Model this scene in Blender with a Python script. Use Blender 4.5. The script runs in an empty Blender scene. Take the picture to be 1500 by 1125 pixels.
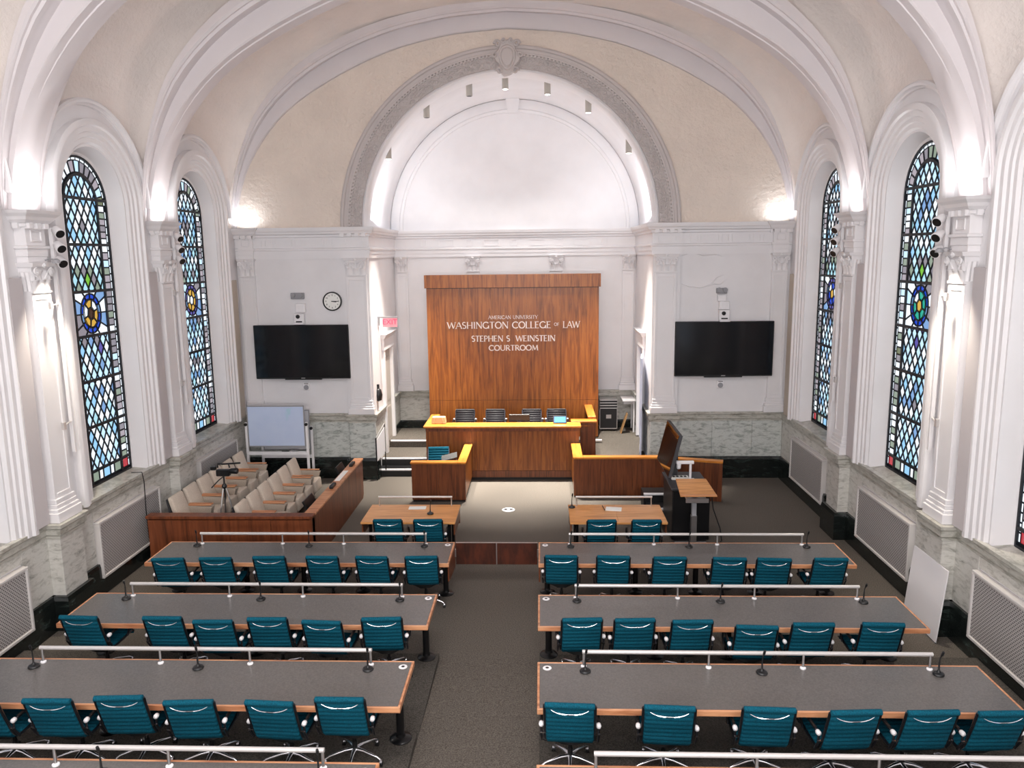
import bpy, bmesh, math, random
from mathutils import Vector, Matrix
random.seed(7)
C = bpy.context.scene.collection
SC = bpy.context.scene
pi = math.pi
sin, cos, rad = math.sin, math.cos, math.radians

# ------------------------------------------------------------------ camera, world, lights, exposure
cam = bpy.data.objects.new('camera', bpy.data.cameras.new('camera')); C.objects.link(cam)
cr = Vector((0.9992546, 0.0367323, -0.0118770)); cu = Vector((0.0056369, 0.1655306, 0.9861885)); cf = Vector((-0.0381910, 0.9855203, -0.1652002))
mw = Matrix((cr, cu, -cf)).transposed().to_4x4(); mw.translation = (0.684, 0, 5.102)
cam.matrix_world = mw
cam.data.sensor_width = 36; cam.data.lens = 36 * 1132.736 / 1500; cam.data.clip_start = .05; cam.data.clip_end = 200
SC.camera = cam
SC.view_settings.view_transform = 'Standard'; SC.view_settings.look = 'None'
SC.view_settings.gamma = 1; SC.view_settings.use_curve_mapping = False
SC.view_settings.exposure = 0.45
SC.cycles.max_bounces = 8; SC.cycles.diffuse_bounces = 5; SC.cycles.glossy_bounces = 3
SC.cycles.sample_clamp_indirect = 6
w = bpy.data.worlds.new('World'); SC.world = w; w.use_nodes = True
w.node_tree.nodes['Background'].inputs[0].default_value = (.62, .78, 1, 1)
w.node_tree.nodes['Background'].inputs[1].default_value = 1.0

def area(name, loc, target, sx, sy, power, col=(1, 1, 1), spread=180):
    l = bpy.data.lights.new(name, 'AREA'); l.shape = 'RECTANGLE'; l.size = sx; l.size_y = sy; l.energy = power; l.color = col
    l.spread = rad(spread)
    o = bpy.data.objects.new(name, l); C.objects.link(o); o.location = loc
    o.rotation_euler = (Vector(target) - Vector(loc)).to_track_quat('-Z', 'Y').to_euler()
    return o
def spot(name, loc, target, power, ang, blend=.6, col=(1, 1, 1), r=.05):
    l = bpy.data.lights.new(name, 'SPOT'); l.energy = power; l.spot_size = rad(ang); l.spot_blend = blend; l.color = col; l.shadow_soft_size = r
    o = bpy.data.objects.new(name, l); C.objects.link(o); o.location = loc
    o.rotation_euler = (Vector(target) - Vector(loc)).to_track_quat('-Z', 'Y').to_euler()
    return o
COOL = (1, .97, .97); WARM = (1, .86, .66)
PIER_Y = [-0.77, 2.785, 6.337, 9.89, 13.443]      # near edge of each pier (0.53 m wide)
PW = .53
for s in (-1, 1):                                   # cove uplights lying on the pier caps
    for y in PIER_Y:
        area('uplight', (s * 5.86, y + PW / 2, 5.76), (s * 6.05, y + PW / 2, 6.7), .10, .40, 9.5, COOL, 170)
    area('corner_uplight', (s * 5.84, 17.12, 5.77), (s * 5.80, 17.32, 6.6), .26, .08, 3.4, (.90, .94, 1), 170)
    area('apse_uplight', (s * 2.90, 18.3, 5.80), (s * 2.4, 19.0, 8.8), .14, 1.0, 24, (.96, .97, 1), 175)
    spot('pier_spot', (s * 5.72, 10.17, 5.04), (s * 5.96, 10.17, 3.3), 230, 74, .9, (1, .90, .74), .05)
area('apse_back_uplight', (0, 19.9, 5.80), (0, 19.3, 9), 4.8, .10, 3.5, (1, .97, .95), 175)
spot('bench_downlight', (-.9, 17.75, 8.60), (-.6, 17.3, 1.3), 2600, 34, .7, (1, .94, .84), .06)
spot('bench_downlight', (.85, 17.75, 8.60), (.6, 17.3, 1.3), 2600, 34, .7, (1, .94, .84), .06)
spot('well_downlight', (-.05, 17.70, 8.70), (0.1, 16.35, 0), 4600, 34, .9, (1, .95, .88), .06)
spot('wing_downlight', (-1.8, 17.70, 8.1), (-2.35, 17.75, .4), 3600, 42, .7, (1, .94, .84), .06)
spot('wing_downlight', (1.75, 17.70, 8.1), (2.2, 17.7, .5), 3200, 42, .7, (1, .94, .84), .06)
area('apse_downlight_row', (0, 18.0, 8.4), (0, 18.9, 0), 4.2, .2, 60, (1, .97, .94), 95)
area('rear_fill', (0, -1.2, 7.2), (0, 9, 2.5), 7, 3.5, 165, (.98, .98, 1))  # added fill behind the viewpoint to lighten desks and walls
area('vault_fill', (0, -1.3, 4.0), (0, 12, 9.5), 8, 1.5, 480, (1, .97, .95))  # added unseen fill aimed upward to even out the vault
area('overhead_fill', (0, 3.0, 9.7), (0, 5, 0), 5, 2, 330, (1, .98, .97))  # added fill overhead without a fixture, lifts the desk tops

# ------------------------------------------------------------------ materials
def srgb(r, g, b):
    f = lambda c: (c / 255 / 12.92) if c / 255 <= .04045 else ((c / 255 + .055) / 1.055) ** 2.4
    return (f(r), f(g), f(b), 1)
def mat(name, col, rough=.5, metal=0, spec=.5, emit=None, es=0, coat=0):
    m = bpy.data.materials.new(name); m.use_nodes = True
    b = m.node_tree.nodes['Principled BSDF']
    b.inputs['Base Color'].default_value = col if len(col) == 4 else (*col, 1)
    b.inputs['Roughness'].default_value = rough; b.inputs['Metallic'].default_value = metal
    b.inputs['Specular IOR Level'].default_value = spec
    b.inputs['Coat Weight'].default_value = coat
    if emit: b.inputs['Emission Color'].default_value = emit; b.inputs['Emission Strength'].default_value = es
    return m
def nodes(m): return m.node_tree.nodes, m.node_tree.links, m.node_tree.nodes['Principled BSDF']
def noise(m, scale, detail=4, rough=.5, mapscale=(1, 1, 1), dist=0):
    n, l, b = nodes(m)
    tc = n.new('ShaderNodeTexCoord'); mp = n.new('ShaderNodeMapping'); t = n.new('ShaderNodeTexNoise')
    mp.inputs['Scale'].default_value = mapscale
    t.inputs['Scale'].default_value = scale; t.inputs['Detail'].default_value = detail; t.inputs['Roughness'].default_value = rough
    t.inputs['Distortion'].default_value = dist
    l.new(tc.outputs['Object'], mp.inputs['Vector']); l.new(mp.outputs['Vector'], t.inputs['Vector'])
    return t.outputs['Fac']
def ramp(m, fac, stops):
    n, l, b = nodes(m); r = n.new('ShaderNodeValToRGB')
    while len(r.color_ramp.elements) < len(stops): r.color_ramp.elements.new(.5)
    for e, (p, c) in zip(r.color_ramp.elements, stops): e.position = p; e.color = c
    l.new(fac, r.inputs['Fac']); return r.outputs['Color']
def base(m, col): m.node_tree.links.new(col, m.node_tree.nodes['Principled BSDF'].inputs['Base Color'])
def bump(m, fac, strength, dist=.02):
    n, l, b = nodes(m); k = n.new('ShaderNodeBump'); k.inputs['Strength'].default_value = strength; k.inputs['Distance'].default_value = dist
    l.new(fac, k.inputs['Height']); l.new(k.outputs['Normal'], b.inputs['Normal'])
def paint(name, col, amt=.03, rough=.55):
    m = mat(name, col, rough); c2 = tuple(max(0, x * (1 - amt * 2)) for x in col[:3]) + (1,)
    base(m, ramp(m, noise(m, 1.7, 5), [(.3, c2), (.65, col)])); return m
PAINT = paint('white_wall_paint', srgb(231, 229, 231))
TRIMW = paint('white_trim_paint', srgb(233, 231, 233), .02, .4)
GREY = mat('grey_plastic', srgb(150, 150, 154), .45)
RIBW = paint('grey_white_rib_paint', srgb(219, 213, 215), .02)
STUCCO = paint('cream_vault_stucco', srgb(238, 230, 225), .03, .7); bump(STUCCO, noise(STUCCO, 11, 4, .6), .5, .04)
TAN = paint('tan_end_wall_stucco', srgb(229, 216, 204), .04, .42); bump(TAN, noise(TAN, 9, 4, .6), .8, .05)
ARCHG = paint('grey_archivolt_paint', srgb(200, 192, 190), .04, .5)
RELIEF = mat('relief_archivolt', srgb(200, 192, 190), .55); bump(RELIEF, noise(RELIEF, 9, 3, .5, dist=2.5), .9, .05)
PANELG = paint('pale_lilac_panel_fabric', srgb(196, 190, 192), .02, .8)
BEIGEB = paint('beige_panel_fabric', srgb(190, 180, 168), .03, .8)
def marble(name, a, b, vein, scale=3.0, rough=.3):
    m = mat(name, a, rough); n, l, bb = nodes(m)
    tc = n.new('ShaderNodeTexCoord'); mp = n.new('ShaderNodeMapping'); t = n.new('ShaderNodeTexNoise')
    mp.inputs['Rotation'].default_value = (rad(38), rad(38), rad(20)); mp.inputs['Scale'].default_value = (1.2, 1.2, 3.4)
    t.inputs['Scale'].default_value = scale; t.inputs['Detail'].default_value = 10; t.inputs['Roughness'].default_value = .68; t.inputs['Distortion'].default_value = .5
    l.new(tc.outputs['Object'], mp.inputs['Vector']); l.new(mp.outputs['Vector'], t.inputs['Vector'])
    base(m, ramp(m, t.outputs['Fac'], [(.30, vein), (.44, b), (.54, a), (.72, b)])); return m
MARBLE = marble('grey_veined_marble', srgb(208, 206, 200), srgb(190, 188, 181), srgb(138, 137, 130), 4.2)
MARBLEG = marble('green_grey_marble', srgb(204, 208, 204), srgb(174, 179, 175), srgb(118, 125, 120), 4.5)
MARBLET = marble('marble_rail', srgb(190, 188, 180), srgb(166, 164, 155), srgb(126, 124, 114), 4)
BLACKM = marble('black_marble', srgb(22, 26, 26), srgb(30, 36, 34), srgb(62, 74, 70), 3, .18)
def carpet(name, a, b):
    m = mat(name, a, .95, spec=.1); f = noise(m, 70, 3, .7); base(m, ramp(m, f, [(.36, b), (.64, a)])); bump(m, noise(m, 160, 2), .4, .01); return m
CARPET = carpet('grey_brown_carpet', srgb(120, 113, 105), srgb(77, 72, 67))
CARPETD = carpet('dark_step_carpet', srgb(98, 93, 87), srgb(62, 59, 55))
def wood(name, a, b, c, ms, rough=.35, sc=3.0):
    m = mat(name, a, rough); f = noise(m, sc, 6, .6, ms, .6); base(m, ramp(m, f, [(.32, c), (.47, b), (.62, a)])); return m
WALNUT = wood('walnut_veneer', srgb(160, 94, 36), srgb(136, 75, 26), srgb(102, 53, 16), (5, 5, .35))
WALNUTB = wood('bench_walnut_veneer', srgb(146, 86, 36), srgb(122, 66, 26), srgb(90, 46, 16), (5, 5, .35))
WALNUTD = wood('dark_walnut_veneer', srgb(120, 66, 36), srgb(100, 52, 28), srgb(72, 36, 18), (6, 6, .4))
JURYW = wood('jury_walnut_veneer', srgb(124, 68, 40), srgb(104, 54, 31), srgb(76, 39, 22), (5, 5, .35))
MAHOG = wood('mahogany_gate_veneer', srgb(84, 40, 26), srgb(66, 32, 22), srgb(46, 22, 16), (3, 5, 1.0))
OAKX = wood('amber_wood_cap', srgb(212, 140, 58), srgb(196, 122, 46), srgb(168, 98, 34), (.5, 5, 5), .3)
OAKY = wood('amber_wood_cap_long', srgb(212, 140, 58), srgb(196, 122, 46), srgb(168, 98, 34), (5, .5, 5), .3)
TABLEW = wood('cherry_table_top', srgb(224, 164, 104), srgb(208, 146, 86), srgb(184, 122, 66), (.5, 6, 6), .3)
EDGEW = wood('cherry_edge_band', srgb(208, 152, 112), srgb(190, 130, 92), srgb(158, 100, 68), (.6, 5, 5), .35)
LAMIN = mat('charcoal_laminate', srgb(96, 92, 90), .27, spec=.6)
base(LAMIN, ramp(LAMIN, noise(LAMIN, 60, 2), [(.3, srgb(90, 86, 84)), (.7, srgb(102, 98, 95))]))
def fabric(name, a, b, rough=.85):
    m = mat(name, a, rough, spec=.2); base(m, ramp(m, noise(m, 90, 2), [(.35, b), (.65, a)])); bump(m, noise(m, 220, 2), .25, .004); return m
TEAL = fabric('teal_fabric', srgb(2, 86, 106), srgb(1, 64, 82))
BLKF = fabric('black_leather', srgb(44, 42, 46), srgb(32, 30, 34), .45)
CREAM = fabric('oatmeal_fabric', srgb(212, 200, 186), srgb(194, 181, 167))
CREAMD = fabric('grey_beige_side_fabric', srgb(182, 170, 157), srgb(164, 152, 139))
CHROME = mat('polished_aluminium', srgb(226, 226, 230), .16, 1)
STEEL = mat('brushed_steel', srgb(216, 214, 214), .32, 1)
WHITEB = mat('white_powder_coat', srgb(236, 234, 236), .35)
BLACK = mat('black_plastic', srgb(20, 20, 22), .4)
BLACKS = mat('black_steel', srgb(16, 16, 18), .3)
DGREY = mat('dark_grey_plastic', srgb(58, 58, 62), .45)
SCREEN = mat('dark_screen_glass', srgb(8, 10, 14), .12, spec=.5)
GLOSSB = mat('glossy_black_screen', srgb(10, 9, 9), .04, spec=.9)
BOARD = mat('whiteboard_enamel', srgb(214, 224, 240), .15)
base(BOARD, ramp(BOARD, noise(BOARD, 2.6, 3), [(.28, srgb(172, 212, 228)), (.40, srgb(196, 211, 240)), (.7, srgb(202, 216, 242))]))
LAMPB = mat('lamp_body_paint', srgb(186, 180, 172), .5)
FRAMEG = mat('grille_frame_paint', srgb(206, 202, 200), .45)
RAILM = mat('satin_rail_metal', srgb(206, 202, 200), .3, .35)
PAPER = mat('paper', srgb(240, 240, 236), .8)
RED = mat('red_exit_letters', srgb(255, 60, 90), .5, emit=srgb(255, 40, 80), es=1.0)
PINKG = mat('exit_glass', srgb(255, 170, 180), .2, emit=srgb(255, 90, 120), es=.12)
BLUESC = mat('blue_lit_screen', srgb(60, 120, 220), .2, emit=srgb(70, 150, 240), es=1.0)
LAMPG = mat('lamp_glow', (1, .97, .92, 1), .4, emit=(1, .97, .92, 1), es=6)
DOORG = paint('grey_brown_door_paint', srgb(196, 186, 176), .03)
DOORB = paint('daylight_tinted_door_paint', srgb(206, 212, 232), .02)  # blue of the daylight falling on the door, put into its colour
GRILLE = mat('perforated_grille_metal', srgb(192, 188, 186), .5, .2)
HOLE = mat('dark_grille_slots', srgb(92, 89, 90), .7)
LEAD = mat('dark_lead', srgb(16, 20, 28), .5)
LETTER = mat('silver_letters', srgb(222, 206, 196), .36, .45)
PLY = wood('plywood', srgb(190, 150, 104), srgb(174, 134, 90), srgb(150, 112, 72), (4, 4, .6))
TANB = mat('tan_leather', srgb(222, 184, 140), .55)
GL = {}
for k, c, e in (('pale_blue', (182, 214, 238), .95), ('sky_blue', (140, 190, 228), .9), ('white', (226, 236, 245), .95), ('aqua', (160, 206, 220), .88), ('steel_blue', (120, 158, 205), .8),
                ('deep_blue', (30, 70, 190), .8), ('amber', (214, 170, 70), .7), ('brown', (70, 44, 30), .5), ('green', (120, 190, 60), .7), ('emerald', (30, 160, 140), .8),
                ('violet', (98, 92, 170), .7), ('red', (180, 50, 60), .7), ('lilac_grey', (150, 146, 156), .6), ('moss', (122, 130, 100), .55), ('mauve_grey', (176, 168, 178), .62), ('grey_green', (150, 166, 150), .6)):
    GL[k] = mat(k + '_stained_glass', tuple(x * .2 for x in srgb(*c)[:3]), .15, spec=.4, emit=srgb(*c), es=e)

# ------------------------------------------------------------------ mesh helpers
class M:
    def __init__(s, tf=None): s.v = []; s.f = []; s.tf = tf
    def add(s, pts, faces):
        b = len(s.v)
        s.v += [tuple(s.tf(*p)) if s.tf else tuple(p) for p in pts]
        s.f += [tuple(b + i for i in f) for f in faces]; return s
    def box(s, x0, x1, y0, y1, z0, z1):
        return s.add([(x0, y0, z0), (x1, y0, z0), (x1, y1, z0), (x0, y1, z0), (x0, y0, z1), (x1, y0, z1), (x1, y1, z1), (x0, y1, z1)],
                     [(0, 3, 2, 1), (4, 5, 6, 7), (0, 1, 5, 4), (1, 2, 6, 5), (2, 3, 7, 6), (3, 0, 4, 7)])
    def frus(s, a, b):     # loft of two equal loops with caps
        n = len(a)
        return s.add(list(a) + list(b), [tuple(range(n))[::-1], tuple(range(n, 2 * n))] + [(i, (i + 1) % n, n + (i + 1) % n, n + i) for i in range(n)])
    def quad(s, *p): return s.add(p, [tuple(range(len(p)))])
    def tube(s, pts, r, n=8, caps=True):
        pts = [Vector(p) for p in pts]; rs = r if isinstance(r, (list, tuple)) else [r] * len(pts)
        up = None; rings = []
        for i, p in enumerate(pts):
            d = ((pts[i + 1] - p) if i == 0 else (p - pts[i - 1]) if i == len(pts) - 1 else (pts[i + 1] - pts[i - 1])).normalized()
            if up is None: up = Vector((0, 0, 1)) if abs(d.z) < .9 else Vector((1, 0, 0))
            u = d.cross(up)
            if u.length < 1e-5: u = d.orthogonal()
            u.normalize(); v = u.cross(d).normalized(); up = v
            rings.append([tuple(p + (u * cos(2 * pi * k / n) + v * sin(2 * pi * k / n)) * rs[i]) for k in range(n)])
        P = [q for r_ in rings for q in r_]; F = []
        for i in range(len(pts) - 1):
            for k in range(n): F.append((i * n + k, i * n + (k + 1) % n, (i + 1) * n + (k + 1) % n, (i + 1) * n + k))
        if caps: F += [tuple(range(n))[::-1], tuple(range((len(pts) - 1) * n, len(pts) * n))]
        return s.add(P, F)
    def lathe(s, prof, n=16, c=(0, 0, 0), ax='z'):
        P = []
        for r, z in prof:
            for k in range(n):
                a = 2 * pi * k / n; q = (r * cos(a), r * sin(a), z)
                if ax == 'y': q = (q[0], q[2], q[1])
                if ax == 'x': q = (q[2], q[0], q[1])
                P.append((q[0] + c[0], q[1] + c[1], q[2] + c[2]))
        m = len(prof)
        F = [(i * n + k, i * n + (k + 1) % n, (i + 1) * n + (k + 1) % n, (i + 1) * n + k) for i in range(m - 1) for k in range(n)]
        F += [tuple(range(n))[::-1], tuple(range((m - 1) * n, m * n))]
        return s.add(P, F)
    def grid(s, rows, closed=False):   # rows of points -> quads
        n = len(rows[0]); P = [p for r in rows for p in r]; F = []
        for i in range(len(rows) - 1):
            for k in range(n if closed else n - 1): F.append((i * n + k, i * n + (k + 1) % n, (i + 1) * n + (k + 1) % n, (i + 1) * n + k))
        return s.add(P, F)
    def obox(s, c, ax, ay, az, hx, hy, hz):
        c, ax, ay, az = map(Vector, (c, ax, ay, az)); P = []
        for sz in (-1, 1):
            for sx, sy in ((-1, -1), (1, -1), (1, 1), (-1, 1)): P.append(tuple(c + ax * hx * sx + ay * hy * sy + az * hz * sz))
        return s.add(P, [(0, 3, 2, 1), (4, 5, 6, 7), (0, 1, 5, 4), (1, 2, 6, 5), (2, 3, 7, 6), (3, 0, 4, 7)])
    def mesh(s, name, material, smooth=None, bevel=0, seg=1, fix=True):
        me = bpy.data.meshes.new(name); me.from_pydata(s.v, [], s.f)
        if fix or bevel:
            bm = bmesh.new(); bm.from_mesh(me)
            if fix: bmesh.ops.recalc_face_normals(bm, faces=bm.faces[:])
            if bevel:
                ed = [e for e in bm.edges if len(e.link_faces) == 2 and e.calc_face_angle(0) > .6]
                bmesh.ops.bevel(bm, geom=ed, offset=bevel, segments=seg, affect='EDGES', clamp_overlap=True, profile=.5)
            bm.to_mesh(me); bm.free()
        if smooth:
            me.polygons.foreach_set('use_smooth', [True] * len(me.polygons)); me.set_sharp_from_angle(angle=rad(smooth))
        me.materials.append(material); me.update(); return me
def obj(name, mb, material, parent=None, smooth=None, bevel=0, seg=1, fix=True, label=None, kind=None):
    me = mb if isinstance(mb, bpy.types.Mesh) else mb.mesh(name, material, smooth, bevel, seg, fix)
    o = bpy.data.objects.new(name, me); C.objects.link(o)
    if parent is not None:
        o.parent = parent
        pt = TF.get(parent.name)
        if pt is not None and not isinstance(mb, bpy.types.Mesh): pass
    if label: o['label'] = label
    if kind: o['kind'] = kind
    return o
TF = {}
def thing(name, label, cat, loc=(0, 0, 0), rz=0, group=None):
    o = bpy.data.objects.new(name, None); C.objects.link(o); o.location = loc; o.rotation_euler = (0, 0, rz); o.empty_display_size = .1
    o['label'] = label; o['category'] = cat
    if group: o['group'] = group
    return o
def tag(o, label, cat, group=None):
    o['label'] = label; o['category'] = cat
    if group: o['group'] = group
    return o
def struct(name, mb, material, parent=None, **k):
    o = obj(name, mb, material, parent, **k)
    if parent is None: o['kind'] = 'structure'
    return o
KIDS = {}
def kids(o):
    if o.name not in KIDS: KIDS[o.name] = list(o.children)
    return KIDS[o.name]
def dup(o, loc=None, rz=None, label=None, parent=None, group=None):
    c = o.copy(); C.objects.link(c)
    if parent is not None: c.parent = parent
    if loc is not None: c.location = loc
    if rz is not None: c.rotation_euler = (0, 0, rz)
    if label: c['label'] = label
    if group: c['group'] = group
    for ch in kids(o): dup(ch, parent=c)
    return c
def rel(m, o):          # express world vertices of builder m relative to an unrotated thing at o.location
    l = o.location; m.v = [(x - l.x, y - l.y, z - l.z) for x, y, z in m.v]; return m

# ------------------------------------------------------------------ room numbers
XW, XP = 6.14, 5.94          # wall plane, pier face
YF, YB = 17.34, 20.3         # end wall, apse back wall
ZS, ZC = 1.54, 5.74          # wainscot top, cornice top
XA = 3.14                    # apse half width
AF = .34                     # apse landing floor
YR = -1.6                    # rear wall
BAY = [(a + PW, b) for a, b in zip(PIER_Y, PIER_Y[1:] + [16.99])]
YC = [(a + b) / 2 for a, b in BAY]
RL, ZL = 1.5, 5.95           # lunette radius / springing
def lun(y):
    for i, c in enumerate(YC):
        d = abs(y - c)
        if d < RL: return ZL - ZC + math.sqrt(RL * RL - d * d)
    return 0.0
def resample(T, n=28):
    P = [Vector((x, z)) for x, z in T]; L = [0]
    for a, b in zip(P, P[1:]): L.append(L[-1] + (b - a).length)
    out = []
    for k in range(n + 1):
        t = L[-1] * k / n; i = max(j for j in range(len(L)) if L[j] <= t + 1e-9); i = min(i, len(P) - 2)
        f = (t - L[i]) / (L[i + 1] - L[i]); q = P[i].lerp(P[i + 1], f); out.append((q.x, q.y))
    for _ in range(2):          # light smoothing
        out = [out[0]] + [((out[i - 1][0] + 2 * out[i][0] + out[i + 1][0]) / 4, (out[i - 1][1] + 2 * out[i][1] + out[i + 1][1]) / 4) for i in range(1, n)] + [out[-1]]
    return out
RIB = resample([(6.08, 0), (6.02, .5), (5.88, 1.0), (5.70, 1.4), (5.44, 1.8), (5.08, 2.24), (4.6, 2.65), (3.96, 3.03), (3.3, 3.36), (2.4, 3.72), (1.2, 3.98), (0, 4.06)])
VLT = resample([(6.14, 0), (6.09, .6), (5.95, 1.16), (5.6, 2.05), (5.24, 2.58), (4.75, 3.09), (4.2, 3.5), (3.4, 3.9), (2.4, 4.23), (1.2, 4.45), (0, 4.52)])
NP = len(RIB) - 1
def both(prof):  # mirror a half profile (x,z), springing..crown -> full arch from -x to +x
    return [(-x, z) for x, z in prof] + [(x, z) for x, z in prof[-2::-1]]

# ------------------------------------------------------------------ ceiling
ys = []
y = YR
edges = sorted([c - RL for c in YC] + [c + RL for c in YC])
while y < YF:
    ys.append(y); y += .09
for e in edges: ys += [e - .001, e + .001]
ys = sorted(t for t in ys + [YF] if YR <= t <= YF)
rows = []
for t in ys:
    h = lun(t); k = (4.52 - h) / 4.52
    rows.append([(x, t, ZC + h + z * k) for x, z in both(VLT)])
ceiling = struct('ceiling', M().grid(rows), STUCCO, smooth=40, fix=False)
def rib_sweep(yk, prof):
    # prof: list of (dy, a, taper) ; dy from pier near edge; a = 0 vault .. 1 rib face
    m = M(); F = len(both(RIB)); R_, V_ = both(RIB), both(VLT); rows = []
    for i in range(F):
        t = min(i, F - 1 - i) / NP; tp = min(1, .35 + 2.2 * t)
        row = []
        for dy, a, out in prof:
            d = dy * 1.0
            if out < 0: d = dy * tp
            if out > 0: d = PW + (dy - PW) * tp
            row.append((V_[i][0] + (R_[i][0] - V_[i][0]) * a, yk + d, ZC + V_[i][1] + (R_[i][1] - V_[i][1]) * a))
        rows.append(row)
    return m.grid(rows)
RP = [(-.36, -.03, -1), (-.36, .22, -1), (-.33, .30, -1), (-.29, .30, -1), (-.27, .40, -1), (-.20, .40, -1), (-.18, .33, -1), (-.01, .33, 0), (.0, .95, 0), (.02, 1.0, 0), (.16, 1.0, 0), (.17, 1.04, 0)]
RP = RP + [(PW - d, a, -o) for d, a, o in RP[::-1]]
for i, yk in enumerate(PIER_Y[1:]):
    rb = struct('trim_%d' % (i + 1), rib_sweep(yk, RP), RIBW, smooth=35)
    for s in (-1, 1):
        for k in range(3 if yk > 9 else 0):
            o = obj('louver_slot', M().box(-.006, .006, -.10 + .02 * k, .10 - .03 * k, -.008, .008), GREY, rb); o.location = (s * (6.063 - .012 * k), yk + PW / 2, ZC + .22 + .045 * k)
RPB = [(-.38, -.03, -1), (-.38, .22, -1), (-.35, .30, -1), (-.31, .30, -1), (-.29, .40, -1), (-.22, .40, -1), (-.20, .33, -1), (-.09, .33, 0), (-.08, .95, 0), (-.06, 1.0, 0), (.02, 1.0, 0)]
struct('trim_5', rib_sweep(YF - .02, RPB), RIBW, smooth=35)

# ------------------------------------------------------------------ side walls, windows
def arch_path(yc, r, zs, z0, n=24):
    return [(yc - r, z0)] + [(yc - r * cos(pi * k / n), zs + r * sin(pi * k / n)) for k in range(n + 1)] + [(yc + r, z0)]
SILL = 1.5
RO = 1.2                      # hole in the wall behind the casing
def side_wall(s):
    m = M(); X = s * XW
    ysw = sorted(set([round(t, 4) for t in ys] + [c + d for c in YC for d in (-RO, RO)] + [c - RO * cos(pi * k / 24) for c in YC for k in range(25)]))
    def hole(y):
        for c in YC[1:]:
            if abs(y - c) <= RO + 1e-6: return ZL + math.sqrt(max(0, RO * RO - (y - c) ** 2))
        return None
    for a, b in zip(ysw, ysw[1:]):
        mid = (a + b) / 2; ta, tb = ZC + lun(a), ZC + lun(b)
        if hole(mid) is None: m.quad((X, a, -.05), (X, b, -.05), (X, b, tb), (X, a, ta))
        else:
            m.quad((X, a, -.05), (X, b, -.05), (X, b, SILL), (X, a, SILL))
            m.quad((X, a, hole(a) or ZL), (X, b, hole(b) or ZL), (X, b, tb), (X, a, ta))
    return m
WALLS = {}
for s, nm in ((-1, 'wall_left'), (1, 'wall_right')):
    WALLS[s] = struct(nm, side_wall(s), PAINT, fix=False)

# polygon clipping
def clip(poly, conv):
    out = poly
    for i in range(len(conv)):
        a, b = conv[i], conv[(i + 1) % len(conv)]; inp = out; out = []
        if not inp: return []
        def side(p): return (b[0] - a[0]) * (p[1] - a[1]) - (b[1] - a[1]) * (p[0] - a[0])
        for j in range(len(inp)):
            p, q = inp[j], inp[(j + 1) % len(inp)]; sp, sq = side(p), side(q)
            if sp >= 0: out.append(p)
            if sp * sq < 0:
                t = sp / (sp - sq); out.append((p[0] + (q[0] - p[0]) * t, p[1] + (q[1] - p[1]) * t))
    return out
def parea(p): return .5 * sum(p[i][0] * p[(i + 1) % len(p)][1] - p[(i + 1) % len(p)][0] * p[i][1] for i in range(len(p)))
def inset(p, d):
    n = len(p); out = []
    if parea(p) < 0: p = p[::-1]
    for i in range(n):
        a, b, c = Vector(p[i - 1]), Vector(p[i]), Vector(p[(i + 1) % n])
        e1, e2 = (b - a), (c - b)
        if e1.length < 1e-6 or e2.length < 1e-6: return None
        e1.normalize(); e2.normalize(); n1 = Vector((-e1.y, e1.x)); n2 = Vector((-e2.y, e2.x)); k = 1 + n1.dot(n2)
        if k < .15: k = .15
        out.append(tuple(b + (n1 + n2) * (d / k)))
    if parea(out) <= 1e-5 or parea(out) > parea(p): return None
    return out
def clean(p):
    out = []
    for q in p:
        if not out or (Vector(q) - Vector(out[-1])).length > .004: out.append(q)
    if len(out) > 1 and (Vector(out[0]) - Vector(out[-1])).length <= .004: out.pop()
    return out
GH, GI = .70, .43             # glass half width, inner light half width
BARS = [1.57, 1.80, 2.50, 3.22, 3.92, 4.61, 5.33, 6.03]
CELLS = {}
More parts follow.
